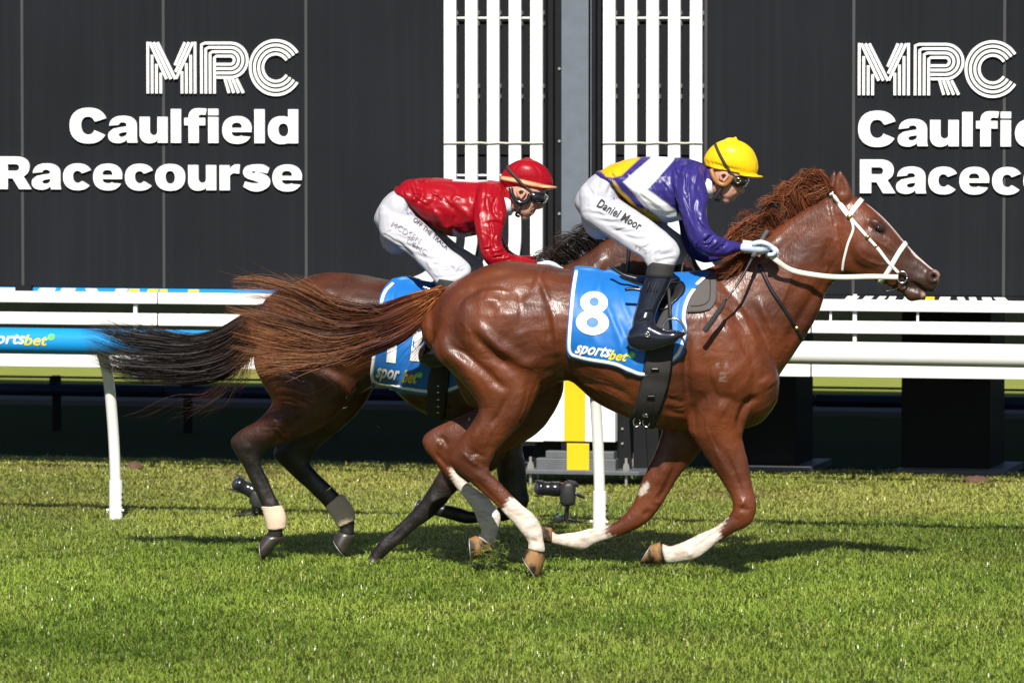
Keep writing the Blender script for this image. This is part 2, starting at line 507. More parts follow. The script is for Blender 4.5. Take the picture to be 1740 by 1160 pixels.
def mrc(parent, x0, x1, y0, y1):
    """the striped monogram: four parallel lines to a stroke"""
    s0, zb = WALL.sz(x0, y1); s1 = wall_x(x1, y1); zt = wall_z(x0, y0)
    sx, sz = (s1 - s0) / 1030., (zt - zb) / 352.
    T = lambda x, y: (s0 + x * sx, zb + y * sz)             # units: zoomed photograph pixels, x from 0..1030, y up from 0..352
    hw = 8.6 * sx
    def draw(name, paths):
        b = MB()
        for k, p in enumerate(paths):
            b.ribbon([T(*q) for q in p], hw, WALL, .006, .016 + .0005 * k)
        b.build(name, M['letter_white'], parent)
    sub = lambda p0, p1, n=6: [(p0[0] + (p1[0] - p0[0]) * i / n, p0[1] + (p1[1] - p0[1]) * i / n) for i in range(n + 1)]
    m = []
    for k, top in enumerate((350, 262, 200, 140)): m.append(sub((10 + 29.5 * k, 0), (10 + 29.5 * k, top)))
    for k, top in enumerate((350, 262, 205, 150)): m.append(sub((332 - 29.5 * k, 0), (332 - 29.5 * k, top)))
    for k in range(3): m.append(sub((24 + 26 * k, 346), (138 + 30 * k, 98)))
    for k in range(3): m.append(sub((318 - 27 * k, 346), (204 - 4 * k, 100 + 46 * k)))
    draw('letter', m)
    r = []
    for k in range(4):
        x = 375 + 29.5 * k; top = 342 - 29.5 * k
        a = np.radians(np.linspace(90, -90, 16)); cy, rr = 226, 116 - 29.5 * k
        path = sub((x, 0), (x, top - 10), 8) + sub((x + 1, top), (570, top), 8)[1:] + [(572 + (rr - 2) * math.cos(t), cy + rr * math.sin(t)) for t in a]
        r.append(path + sub((570, cy - rr), (476, cy - rr), 4)[1:])
    for k in range(4): r.append(sub((562 + 33 * k * .98, 4), (534 + 26 * k, 100), 4))
    draw('letter', r)
    c = []
    for k in range(4):
        rr = 178 - 29.5 * k; a = np.radians(np.linspace(33, 327, 48))
        c.append([(878 + rr * .97 * math.cos(t), 176 + rr * 1.03 * math.sin(t)) for t in a])
    draw('letter', c)


mrc(left_wall, 250, 508, 71, 159)
mrc(right_wall, 1458, 1727, 73, 162)

# white striped screens either side of the pillar
def striped(label, xs, curved, straight, mirror):
    t = thing('striped_screen', label, 'screen', WALL.at(wall_x(sum(xs) / len(xs)), 0, .1), 'white striped screens beside the steel pillar')
    cx = 683 if not mirror else 1268
    for x in xs:
        xa = wall_x(x, 200, .06); hw = (wall_x(x + 10.3, 200) - wall_x(x - 10.3, 200)) / 2
        if x == straight:
            path = [(xa, Z_TOP - .02), (xa, 3.), (xa, wall_z(x, 452))]
        else:
            sC, zC = WALL.sz(cx, 399, .06); r_ = abs(xa - sC); sg = -1 if mirror else 1
            path = [(xa, Z_TOP - .02), (xa, 4.), (xa, 3.)]
            for a in np.radians(np.linspace(0, -90, 30)):
                p = (sC + sg * r_ * math.cos(a), zC + r_ * math.sin(a))
                if p[1] < Z_BOT + .015: break
                path.append(p)
        b = MB(); b.ribbon(path, hw, WALL, .045, .075); b.build('slat', M['white'], t, bevel=.003)
    xa, xb = min(xs), max(xs)
    for y in (31, 298):
        b = MB(); b.tube([WALL.at(wall_x(xa, y, .03), wall_z(xa, y, .03), .03), WALL.at(wall_x(xb, y, .03), wall_z(xb, y, .03), .03)], .0065, 8); b.build('tie_bar', M['white'], t)
    b = MB(); b.tube([WALL.at(wall_x(x_, 243, .082), wall_z(x_, 243 + .6 * math.sin(x_), .082), .082) for x_ in np.linspace(xa - 11, xb + 11, 12)], .0055, 6); b.build('rope', M['rope'], t)
    for x in xs:                                            # small fixing brackets at the slat edges
        for y in (22, 40, 146, 164):
            b = MB(); b.box(WALL.at(wall_x(x + 12, y, .02), wall_z(x, y, .02), .02), .004, .02, .012, WALL.a, WALL.n); b.build('bracket', M['zinc'], t)
    return t


striped('white striped screen left of the grey pillar, bands curling to the left', [765.3, 801.5, 838.6, 875.5, 912], True, 912, False)
striped('white striped screen right of the grey pillar, bands curling to the right', [1035.6, 1072.4, 1109.2, 1146, 1183], True, 1035.6, True)

# the steel pillar and the winning post pedestal
pil = thing('steel_pillar', 'grey galvanised steel pillar between the two white striped screens', 'pillar', WALL.at(wall_x(981), 0, -.1))
def pbox(parent, name, mat, x0, x1, z0, z1, w0, w1, bevel=.003):
    s0, s1 = wall_x(x0), wall_x(x1)
    b = MB(); b.box(WALL.at((s0 + s1) / 2, (z0 + z1) / 2, (w0 + w1) / 2), (s1 - s0) / 2, abs(w1 - w0) / 2, (z1 - z0) / 2, WALL.a, WALL.n)
    return b.build(name, mat, parent, bevel=bevel)
pbox(pil, 'front_flange', M['grey_steel'], 958, 1004, .10, 9.2, .05, .07)
pbox(pil, 'web', M['grey_steel'], 978, 984, .10, 9.2, -.16, .049)
pbox(pil, 'rear_flange', M['grey_steel'], 958, 1004, .10, 9.2, -.18, -.161)
for x0, x1 in ((932, 941), (944, 956.5), (1006, 1013), (1016, 1022.5)):
    pbox(pil, 'side_channel', M['black_steel'], x0, x1, .6, 9.0, -.06, .02)
for y in (117, 240, 363):
    b = MB(); p = WALL.at(wall_x(951, y, .02), wall_z(951, y, .02), .02); b.tube([p, p + WALL.n * .012], .008, 8); b.build('bolt', M['zinc'], pil)

ped = thing('winning_post_pedestal', 'white boxed pedestal with a yellow stripe bolted on a steel base plate', 'pedestal', ground_at(985, 822))
PW = .17                                                     # its face stands a little in front of the screens
def zy(y, w=PW): return wall_z(980, y, w)
def px_box(name, mat, x0, x1, y0, y1, w0, w1, bevel=.004):
    s0, s1 = WALL.sz(x0, y1, w1)[0], WALL.sz(x1, y1, w1)[0]
    z0, z1 = WALL.sz((x0 + x1) / 2, y1, w1)[1], WALL.sz((x0 + x1) / 2, y0, w1)[1]
    b = MB(); b.box(WALL.at((s0 + s1) / 2, (z0 + z1) / 2, (w0 + w1) / 2), (s1 - s0) / 2, abs(w1 - w0) / 2, (z1 - z0) / 2, WALL.a, WALL.n)
    return b.build(name, mat, ped, bevel=bevel)
px_box('front_board', M['white'], 884, 923.5, 590, 750, .10, PW)
px_box('front_board', M['white'], 924, 1045, 590, 750, .10, PW)
px_box('yellow_stripe', M['yellow'], 958.5, 994.5, 588, 749.5, .171, PW + .003)
px_box('inner_frame', M['black_steel'], 906, 1050, 735, 800, -.05, .06)
px_box('lower_bracket', M['plate_steel'], 885, 910, 742, 757, .05, .12)
px_box('lower_body', M['plate_steel'], 911, 1046, 779, 799, .10, .19)
px_box('lower_body', M['plate_steel'], 927, 1043, 766.5, 779, .10, .186)
px_box('yellow_stripe', M['yellow'], 963, 1001, 753, 803.5, .191, .196)
# base plate with a chamfered corner
zp0, zp1 = zy(806, .25), zy(799, .25)
poly = [WALL.sz(x, 803, .25)[0] for x in (889, 1085)]
v = []
for z in (zp0, zp1):
    v += [WALL.at(poly[0], z, .25), WALL.at(poly[1], z, .25), WALL.at(poly[1] + .10, z, .10), WALL.at(poly[1] + .10, z, -.30), WALL.at(poly[0] - .10, z, -.30), WALL.at(poly[0] - .04, z, .10)]
b = MB(); b.add(v, [(0, 1, 2, 3, 4, 5), (11, 10, 9, 8, 7, 6)] + [(i, i + 6, (i + 1) % 6 + 6, (i + 1) % 6) for i in range(6)]); b.build('base_plate', M['plate_steel'], ped, bevel=.003)
for x, w in ((901.5, .215), (1064, .215), (915, -.2), (1078, -.2)):
    p = WALL.at(WALL.sz(x, 803, w)[0], 0, w)
    b = MB(); b.tube([p, p + np.array((0, 0, zp1 + .075))], .0085, 8); b.build('anchor_bolt', M['zinc'], ped)
    b = MB(); b.tube([p + np.array((0, 0, zp1 + .001)), p + np.array((0, 0, zp1 + .028))], .021, 6); b.tube([p + np.array((0, 0, zp1 + .0285)), p + np.array((0, 0, zp1 + .042))], .017, 6)
    b.build('nut', M['zinc'], ped)
for x, dx in ((1052, 0), (1075, 16), (1094, 26)):              # black gusset plates behind
    s = WALL.sz(x, 790, .0)[0]
    b = MB(); b.prism([(s, zp1), (s + .085, zp1), (s + .055, .62), (s, .62)], WALL, .02 - dx * .004, .04 - dx * .004); b.build('gusset_plate', M['black_steel'], ped, bevel=.002)
for x, y in ((1058, 728), (1058, 753)):
    p = WALL.P(x, y, .04); b = MB(); b.tube([p, p + WALL.n * .012], .007, 8); b.build('bolt', M['zinc'], ped)

# low white board fence under the screens
fence = thing('board_fence', 'white three board fence running under the dark sign walls', 'fence', WALL.at(0, 0, .06))
def zline(ya, xa, yb, xb, w=.08): return (wall_z(xa, ya, w) + wall_z(xb, yb, w)) / 2
sL, sR = wall_x(-260), wall_x(1960)
for (ya, yb, ya2, yb2) in ((497, 515.5, 508, 528), (532.5, 552.5, 545, 566.3), (602.5, 624, 620, 641)):
    z1, z0 = zline(ya, 240, ya2, 1450), zline(yb, 240, yb2, 1450)
    for j in range(4):
        a_, b_ = sL + (sR - sL) * j / 4 + .004, sL + (sR - sL) * (j + 1) / 4 - .004
        b = MB(); b.box(WALL.at((a_ + b_) / 2, (z0 + z1) / 2 + random.uniform(-.001, .001), .08), (b_ - a_) / 2, .012, (z1 - z0) / 2, WALL.a, WALL.n); b.build('board', M['white'], fence, bevel=.004)
for x in (-180, 231, 640, 1453, 1860):
    s = WALL.sz(x, 540, .05)[0]
    b = MB(); b.box(WALL.at(s, (wall_z(x, 640, .05) + wall_z(x, 500, .05)) / 2, .055), .011, .012, (wall_z(x, 500) - wall_z(x, 640)) / 2, WALL.a, WALL.n); b.build('post', M['white'], fence, bevel=.002)
for x in (1412, 1560): 
    s = WALL.sz(x, 540, .05)[0]
    b = MB(); b.box(WALL.at(s, wall_z(x, 540, .05), .058), .006, .008, .05, WALL.a, WALL.n); b.build('clip', M['white'], fence)
for x in (-178, 42, 640, 1100, 1800):                       # dark arms that hang the fence from the screens
    s = WALL.sz(x, 490, .03)[0]
    b = MB(); b.box(WALL.at(s, Z_BOT - .01, .035), .05, .03, .02, WALL.a, WALL.n); b.build('hanger', M['black_steel'], fence)

def strip_sign(label, x0, x1, ground_mat, blocks):
    t = thing('strip_sign', label, 'sign', WALL.at(wall_x((x0 + x1) / 2), Z_BOT - .06, .03))
    b = MB(); b.box(WALL.at((wall_x(x0, 495, .02) + wall_x(x1, 495, .02)) / 2, Z_BOT - .036, .012), (wall_x(x1) - wall_x(x0)) / 2, .01, .034, WALL.a, WALL.n); b.build('board', ground_mat, t)
    for xa, xb, mt, sl in blocks:
        sa, sb = wall_x(xa, 493, .025), wall_x(xb, 493, .025)
        b = MB(); b.prism([(sa - sl, Z_BOT - .066), (sb - sl, Z_BOT - .066), (sb + sl, Z_BOT - .005), (sa + sl, Z_BOT - .005)], WALL, .0225, .025); b.build('letter', M[mt], t)
    return t
strip_sign('thin blue strip sign with white and yellow letter tops under the left wall', -300, 560, M['blue_pad'],
           [(-60, -30, 'letter_white', .02), (-15, 24, 'letter_white', .012), (62, 90, 'letter_white', .02), (100, 124, 'letter_white', .02), (150, 169, 'letter_white', -.02), (194, 214, 'letter_white', .012),
            (218, 236, 'letter_yellow', .004), (248, 266, 'letter_yellow', .014), (271, 284, 'letter_yellow', .002), (319, 337, 'letter_yellow', .004)])
strip_sign('thin black strip sign with slanted white letter tops under the right wall', 1390, 2000, M['black_steel'],
           [(1432, 1452, 'letter_white', .03), (1462, 1476, 'letter_white', .03), (1486, 1498, 'letter_white', .03), (1506, 1518, 'letter_white', .02), (1532, 1541, 'letter_white', .02), (1572, 1587, 'letter_yellow', .004),
            (1594, 1612, 'letter_white', .012), (1630, 1642, 'letter_white', -.014), (1650, 1662, 'letter_white', -.014), (1672, 1688, 'letter_white', -.014), (1697, 1716, 'letter_white', -.03)])

# low padded rail and kerb in the shade behind, dark screen fence beyond the lawn
INNER = Frame(ground_at(900, 745)[:2], R(13))
rail2 = thing('low_padded_rail', 'low dark navy padded rail in the shade behind the sign walls', 'rail', INNER.at(0, 0))
sa, za = INNER.sz(-250, 664); sb, zb = INNER.sz(1960, 681)
zc = (za + zb) / 2
for j in range(4):
    a_, b_ = sa + (sb - sa) * j / 4 + .006, sa + (sb - sa) * (j + 1) / 4 - .006
    b = MB(); b.tube([INNER.at(a_, zc), INNER.at(b_, zc)], .042, 14); b.build('pad', M['navy'], rail2, smooth=True)
b = MB(); b.tube([INNER.at(sa, zc + .085), INNER.at(sb, zc + .085)], .008, 8); b.build('top_cable', M['black_steel'], rail2, smooth=True)
for x in (-160, 92, 315, 560, 1370, 1540, 1760):
    s = INNER.sz(x, 690)[0]
    b = MB(); b.box(INNER.at(s, zc / 2 + .03, -.06), .028, .015, zc / 2 + .05, INNER.a, INNER.n); b.build('post', M['black_steel'], rail2, bevel=.003)
    b = MB(); b.box(INNER.at(s, zc + .065, -.02), .025, .05, .03, INNER.a, INNER.n); b.build('bracket', M['black_steel'], rail2, bevel=.004)
kf0, kf1 = ground_at(200, 690), ground_at(200, 679)
K = Frame(kf0[:2], R(13)); kd = (kf0[1] - kf1[1])
b = MB(); b.box(K.at(2, .02, kd / 2), 40, abs(kd) / 2, .02, K.a, K.n); tag(b.build('path', M['concrete']), kind='structure')
FAR = Frame(ground_at(870, 629)[:2], R(13))
far = thing('screen_fence', 'long dark mesh screen fence across the far side of the lawn', 'fence', FAR.at(0, 0))
for j in range(-8, 9):
    b = MB(); b.box(FAR.at(j * 3.0, .95, 0), 1.49, .01, .94, FAR.a, FAR.n); b.build('mesh_panel', M['mesh_dark'], far)
    b = MB(); b.tube([FAR.at(j * 3.0 - 1.5, 0, -.03), FAR.at(j * 3.0 - 1.5, 1.95, -.03)], .025, 8); b.build('post', M['black_steel'], far)

# running rail
RA, RB = ground_at(197, 882), ground_at(1019, 902)
psi_r = math.atan2(-(RB[1] - RA[1]), RB[0] - RA[0])
RAIL = Frame(RA[:2], psi_r)
rrail = thing('running_rail', 'white plastic running rail on curved posts with a blue sponsor sleeve', 'running rail', RA)
OV = .32
_, zr = RAIL.sz(60, 579, OV)
gap = float(np.linalg.norm(RB - RA))
for j in (-1, 0, 1, 2):
    s = gap * j
    path = spline([RAIL.at(s, 0, 0), RAIL.at(s, .25, .008), RAIL.at(s, .5, .04), RAIL.at(s, .76, .105), RAIL.at(s, .90, .19), RAIL.at(s, zr - .01, OV - .04)], 5)
    b = MB(); b.tube(path, .0305, 14); b.build('post', M['white_plastic'], rrail, smooth=True)
    b = MB(); b.tube([RAIL.at(s, -.02), RAIL.at(s, .215)], .037, 16); b.build('ground_sleeve', M['white_plastic'], rrail, smooth=False)
    for k in range(4):
        p = RAIL.at(s + .037, .05 + .03 * k); b = MB(); b.box(p, .0035, .008, .005, RAIL.a, RAIL.n); b.build('notch', M['black_steel'], rrail)
    for sg in (-1, 1):
        b = MB(); p = RAIL.at(s + sg * .036, .052, .01); b.tube([p, p + RAIL.a * sg * .014], .007, 8); b.build('pin', M['white_plastic'], rrail)
    b = MB(); b.tube([RAIL.at(s - .07, zr, OV), RAIL.at(s + .07, zr, OV)], .068, 18); b.build('clamp', M['white_plastic'], rrail, smooth=True)
sA, sB, sE = RAIL.sz(-420, 579, OV)[0], RAIL.sz(560, 579, OV)[0], RAIL.sz(2100, 600, OV)[0]
b = MB(); b.tube([RAIL.at(s_, zr, OV) for s_ in np.linspace(sA, sE, 12)], .061, 24); b.build('rail_tube', M['white_plastic'], rrail, smooth=True)
b = MB(); b.tube([RAIL.at(s_, zr, OV) for s_ in np.linspace(sA, sB, 8)], .0715, 28); slv = b.build('sponsor_sleeve', M['blue_pad'], rrail, smooth=True)


def on_tube(body, x0, x1, ybase, ytop, mat, offset, shear):
    v, f = text_points(body, offset, shear, 1.02)
    s0, s1 = RAIL.sz(x0, ybase, OV + .07)[0], RAIL.sz(x1, ybase, OV + .07)[0]
    zb, zt = RAIL.sz(x0, ybase, OV + .07)[1], RAIL.sz(x0, ytop, OV + .07)[1]
    v = (v - v.min(0)) / (v.max(0) - v.min(0))
    pts = []
    for x, y in v:
        z = zb + y * (zt - zb) - zr
        ang = max(-1.2, min(1.2, z / .0735))
        pts.append(RAIL.at(s0 + x * (s1 - s0), zr + .0735 * math.sin(ang), OV + .0735 * math.cos(ang)))
    return mobj('lettering', pts, f, mat, slv, smooth=False)
on_tube('sports', -34, 43, 590, 566, M['letter_white'], .02, .25)
on_tube('bet', 41, 81, 587, 568, M['letter_yellow'], .02, .25)
pts = []
for k in range(16):
    a = k / 16 * 2 * math.pi
    s_, z_ = RAIL.sz(87 + 6 * math.cos(a), 572 - 6 * math.sin(a), OV + .07); ang = (z_ - zr) / .0735
    pts.append(RAIL.at(s_, zr + .0735 * math.sin(ang), OV + .0735 * math.cos(ang)))
mobj('tick_badge', pts, [tuple(range(16))], M['letter_green'], slv, smooth=False)

# ------------------------------------------------------------------ organic modelling tools
def loft(fr, rows, k=4, n=24, cap=(.5, .5), ex=1.0):
    """rows: (edge a px, py, edge b px, py, half depth, depth offset w). Rings are (super)ellipses between the two edges."""
    rows = np.asarray([r if len(r) == 6 else (*r, 0.0) for r in rows], float)
    A = np.array([fr.P(r[0], r[1], r[5]) for r in rows]); B = np.array([fr.P(r[2], r[3], r[5]) for r in rows])
    D = spline(np.hstack((A, B, rows[:, 4:5])), k)
    C, E, H = (D[:, :3] + D[:, 3:6]) / 2, (D[:, :3] - D[:, 3:6]) / 2, D[:, 6]
    an = np.arange(n) / n * 2 * math.pi
    cs = np.sign(np.cos(an)) * np.abs(np.cos(an)) ** ex; sn = np.sign(np.sin(an)) * np.abs(np.sin(an)) ** ex
    rings = [C[i] + cs[:, None] * E[i] + sn[:, None] * fr.n * H[i] for i in range(len(C))]
    t = np.gradient(C, axis=0); t /= np.linalg.norm(t, axis=1)[:, None] + 1e-9
    def capr(i, sg, amt):
        r = min(np.linalg.norm(E[i]), H[i]) * amt * 2
        return [C[i] + (cs[:, None] * E[i] + sn[:, None] * fr.n * H[i]) * c + sg * t[i] * r * s_ for c, s_ in ((.85, .45), (.55, .8))], C[i] + sg * t[i] * r
    r0, a0 = capr(0, -1, cap[0]); r1, a1 = capr(-1, 1, cap[1])
    rings = r0[::-1] + rings + r1
    v = [p for q in rings for p in q]; L = len(rings)
    f = [(i * n + j, i * n + (j + 1) % n, (i + 1) * n + (j + 1) % n, (i + 1) * n + j) for i in range(L - 1) for j in range(n)]
    v += [a0, a1]
    f += [(L * n, (j + 1) % n, j) for j in range(n)] + [(L * n + 1, (L - 1) * n + j, (L - 1) * n + (j + 1) % n) for j in range(n)]
    return v, f


def blob(c, ax, n=16):
    """ellipsoid from three axis vectors"""
    v, f = [], []
    for i in range(n // 2 + 1):
        th = math.pi * i / (n // 2)
        for j in range(n):
            ph = 2 * math.pi * j / n
            v.append(np.asarray(c) + ax[0] * math.cos(th) + ax[1] * math.sin(th) * math.cos(ph) + ax[2] * math.sin(th) * math.sin(ph))
    for i in range(n // 2):
        for j in range(n):
            f.append((i * n + j, i * n + (j + 1) % n, (i + 1) * n + (j + 1) % n, (i + 1) * n + j))
    return v, f


def px_blob(fr, px, py, rx, ry, rw, w, rot=0.):
    c = fr.P(px, py, w); s = 1 / 345.
    a, u = fr.a, np.array((0, 0, 1.0)); ca, sa = math.cos(R(rot)), math.sin(R(rot))
    return blob(c, ((a * ca + u * sa) * rx * s, (-a * sa + u * ca) * ry * s, fr.n * rw))


def fuse(parts, voxel, smooth=6):
    """overlapping closed shapes -> one continuous skin: (verts, quad faces)"""
    b = MB()
    for v, f in parts: b.add(v, f)
    me = bpy.data.meshes.new('tmp'); me.from_pydata([tuple(map(float, p)) for p in b.v], [], b.f)
    o = bpy.data.objects.new('tmp', me); COL.objects.link(o)
    bm = bmesh.new(); bm.from_mesh(me); bmesh.ops.recalc_face_normals(bm, faces=bm.faces); bm.to_mesh(me); bm.free()
    md = o.modifiers.new('r', 'REMESH'); md.mode = 'VOXEL'; md.voxel_size = voxel
    dg = bpy.context.evaluated_depsgraph_get(); dg.update()
    ev = bpy.data.meshes.new_from_object(o.evaluated_get(dg))
    V = np.empty(len(ev.vertices) * 3); ev.vertices.foreach_get('co', V); V = V.reshape(-1, 3)
    Fc = np.empty(len(ev.loops), np.int64); ev.loops.foreach_get('vertex_index', Fc)
    tot = np.empty(len(ev.polygons), np.int64); ev.polygons.foreach_get('loop_total', tot)
    E = np.empty(len(ev.edges) * 2, np.int64); ev.edges.foreach_get('vertices', E); E = E.reshape(-1, 2)
    bpy.data.objects.remove(o); bpy.data.meshes.remove(me); bpy.data.meshes.remove(ev)
    S = Skin(V, Fc, tot, E)
    S.relax(smooth)
    return S


class Skin:
    def __init__(self, V, loops, tot, E):
        self.V, self.loops, self.tot, self.E = V, loops, tot, E
        n = len(V); self.deg = np.bincount(E.ravel(), minlength=n).astype(float)[:, None]

    def lap(self, X):
        n = len(X); out = np.zeros_like(X)
        for c in range(X.shape[1]):
            out[:, c] = np.bincount(self.E[:, 0], X[self.E[:, 1], c], n) + np.bincount(self.E[:, 1], X[self.E[:, 0], c], n)
        return out / np.maximum(self.deg, 1) - X

    def relax(self, it):
        for _ in range(it):
            self.V = self.V + .55 * self.lap(self.V); self.V = self.V - .50 * self.lap(self.V)

    def normals(self):
        st = np.concatenate(([0], np.cumsum(self.tot)[:-1]))
        a, b, c = (self.V[self.loops[st + i]] for i in range(3))
        fn = np.cross(b - a, c - a); N = np.zeros_like(self.V)
        for k in range(3):
            sel = self.tot > k
            np.add.at(N, self.loops[(st + k)[sel]], fn[sel])
        sel = self.tot > 3
        np.add.at(N, self.loops[(st + 3)[sel]], fn[sel])
        N /= np.linalg.norm(N, axis=1)[:, None] + 1e-12
        return N

    def relief(self, fr, strokes, soften=2, gain=1.0):
        """push the skin in or out along measured lines: (points px, width px, millimetres); mirrored to the far flank"""
        N = self.normals(); d = np.zeros(len(self.V))
        w = (self.V - fr.o) @ fr.n
        side = N @ fr.n
        mir = self.V - 2 * np.minimum(w, 0)[:, None] * fr.n        # far flank is looked up at its mirrored place
        q = project(mir)
        near = np.clip((np.abs(side) - .08) / .3, 0, 1)
        for pts, sg, mm in strokes:
            p = spline(np.asarray(pts, float), 30) if len(pts) > 2 else (np.asarray(pts, float) if len(pts) == 1 else np.linspace(pts[0], pts[1], 40))
            lo, hi = p.min(0) - 3 * sg, p.max(0) + 3 * sg
            idx = np.nonzero((q[:, 0] > lo[0]) & (q[:, 0] < hi[0]) & (q[:, 1] > lo[1]) & (q[:, 1] < hi[1]))[0]
            if len(idx) == 0: continue
            dist = np.linalg.norm(q[idx][:, None] - p[None], axis=2); k = dist.argmin(1); m = dist[np.arange(len(idx)), k]
            tp = np.ones(len(idx)) if len(p) < 3 else np.clip(np.minimum(k, len(p) - 1 - k) / (.28 * len(p)), .12, 1)
            d[idx] += mm * .001 * gain * np.exp(-(m / sg) ** 2) * tp
        d *= near
        D = d[:, None]
        for _ in range(soften): D = D + .5 * self.lap(D)
        self.V = self.V + N * D

    def wobble(self, amp, freq, seed=0):
        g = np.random.default_rng(seed); N = self.normals(); d = np.zeros(len(self.V))
        for o_ in range(14):
            k = g.normal(size=3); k *= freq * g.uniform(.6, 1.8) / np.linalg.norm(k)
            d += np.sin(self.V @ k * 2 * math.pi + g.uniform(0, 6.28)) / 14 ** .5
        self.V = self.V + N * (d * amp)[:, None]

    def build(self, name, mat, parent, col=None):
        me = bpy.data.meshes.new(name)
        me.vertices.add(len(self.V)); me.vertices.foreach_set('co', self.V.ravel())
        me.loops.add(len(self.loops)); me.loops.foreach_set('vertex_index', self.loops)
        me.polygons.add(len(self.tot)); me.polygons.foreach_set('loop_start', np.concatenate(([0], np.cumsum(self.tot)[:-1])))
        me.polygons.foreach_set('loop_total', self.tot)
        me.polygons.foreach_set('use_smooth', np.ones(len(self.tot), bool))
        me.update(calc_edges=True); me.validate()
        if col is not None:
            at = me.color_attributes.new('pigment', 'FLOAT_COLOR', 'POINT')
            at.data.foreach_set('color', np.hstack((col, np.ones((len(col), 1)))).ravel())
        me.materials.append(mat)
        o = bpy.data.objects.new(name, me); COL.objects.link(o); adopt(o, parent)
        return o

    def tree(self):
        st = np.concatenate(([0], np.cumsum(self.tot)[:-1]))
        polys = [tuple(self.loops[s:s + t]) for s, t in zip(st.tolist(), self.tot.tolist())]
        return BVHTree.FromPolygons([tuple(v) for v in self.V.tolist()], polys)


def tree_of(*objs):
    v, f = [], []
    for o in objs:
        n = len(v); v += [tuple(p.co) for p in o.data.vertices]; f += [tuple(i + n for i in p.vertices) for p in o.data.polygons]
    return BVHTree.FromPolygons(v, f)


def cast(tree, px, py):
    d = Vector(ray(px, py)).normalized()
    h = tree.ray_cast(Vector(EYE), d)
    return (None, None) if h[0] is None else (np.array(h[0]), np.array(h[1]))


def in_poly(q, poly):
    x, y = q[:, 0], q[:, 1]; inside = np.zeros(len(q), bool); n = len(poly); j = n - 1
    for i in range(n):
        xi, yi = poly[i]; xj, yj = poly[j]
        c = ((yi > y) != (yj > y)) & (x < (xj - xi) * (y - yi) / (yj - yi + 1e-12) + xi)
        inside ^= c; j = i
    return inside


def soft_poly(q, poly, feather=3.0, wob=0.0):
    """1 inside a px polygon falling to 0 over a feather"""
    if wob: q = q + np.stack((np.sin(q[:, 1] * .9 + q[:, 0] * .4), np.sin(q[:, 0] * .7 - q[:, 1] * .5)), -1) * wob
    p = np.asarray(poly, float); best = np.full(len(q), 1e9)
    for a, b in zip(p, np.roll(p, -1, 0)):
        ab = b - a; t = np.clip(((q - a) @ ab) / (ab @ ab + 1e-9), 0, 1)
        best = np.minimum(best, np.linalg.norm(q - a - t[:, None] * ab, axis=1))
    sd = np.where(in_poly(q, poly), best, -best)
    return np.clip(sd / feather * .5 + .5, 0, 1)


def drape_strap(name, tree, path, width, mat, parent, lift=.006, thick=.004, k=5, fr=None, both=False, widths=None, taper=None):
    """a band lying on a surface along a line of measured places; both adds the mirrored half on the far flank"""
    p = spline(np.asarray(path, float), k)
    P_, N_ = [], []
    for x, y in p:
        h, n = cast(tree, x, y)
        if h is None:
            if P_: continue
            continue
        P_.append(h); N_.append(n)
    if len(P_) < 2: return None
    P_, N_ = np.array(P_), np.array(N_)
    for _ in range(2):
        N_[1:-1] = N_[1:-1] * .5 + (N_[:-2] + N_[2:]) * .25
        P_[1:-1] = P_[1:-1] * .6 + (P_[:-2] + P_[2:]) * .2
    N_ /= np.linalg.norm(N_, axis=1)[:, None]
    W = np.interp(np.linspace(0, 1, len(P_)), np.linspace(0, 1, len(widths)), widths) if widths else np.full(len(P_), width)
    b = MB()
    def go(P_, N_):
        t = np.gradient(P_, axis=0); t /= np.linalg.norm(t, axis=1)[:, None] + 1e-9
        B = np.cross(t, N_); B /= np.linalg.norm(B, axis=1)[:, None] + 1e-9
        v, f, L = [], [], len(P_)
        for i in range(L):
            for a_, o_ in ((-1, 0), (-.8, 1), (.8, 1), (1, 0)):
                v.append(P_[i] + B[i] * W[i] / 2 * a_ + N_[i] * (lift + (thick if o_ else -.004)))
        for i in range(L - 1):
            for j in range(4):
                f.append((i * 4 + j, i * 4 + (j + 1) % 4, (i + 1) * 4 + (j + 1) % 4, (i + 1) * 4 + j))
        f += [(3, 2, 1, 0), tuple(L * 4 - 4 + j for j in range(4))]
        b.add(v, f)
    go(P_, N_)
    if both and fr is not None:
        w = (P_ - fr.o) @ fr.n; go(P_ - 2 * w[:, None] * fr.n, N_ - 2 * (N_ @ fr.n)[:, None] * fr.n)
    return b.build(name, mat, parent, smooth=True)


def drape_text(name, tree, body, org, right, up, mat, parent, offset=.02, shear=0., lift=.002, spacing=1.0, sub=None):
    """lettering laid on cloth: px place of the lower left corner, px vectors for one text length and one text height"""
    v, f = fill_outlines(body) if isinstance(body, list) else text_points(body, offset, shear, spacing)
    mn, mx = v.min(0), v.max(0); v = (v - mn) / (mx - mn)
    pts, ok = [], []
    last = None
    for x, y in v:
        h, n = cast(tree, org[0] + right[0] * x + up[0] * y, org[1] + right[1] * x + up[1] * y)
        if h is None: h, n = last if last is not None else (np.zeros(3), np.zeros(3)); ok.append(False)
        else: last = (h, n); ok.append(True)
        nn = EYE - h; nn = nn / np.linalg.norm(nn)
        pts.append(h + nn * lift)
    f = [q for q in f if all(ok[i] for i in q)]
    return mobj(name, pts, f, mat, parent, smooth=False)


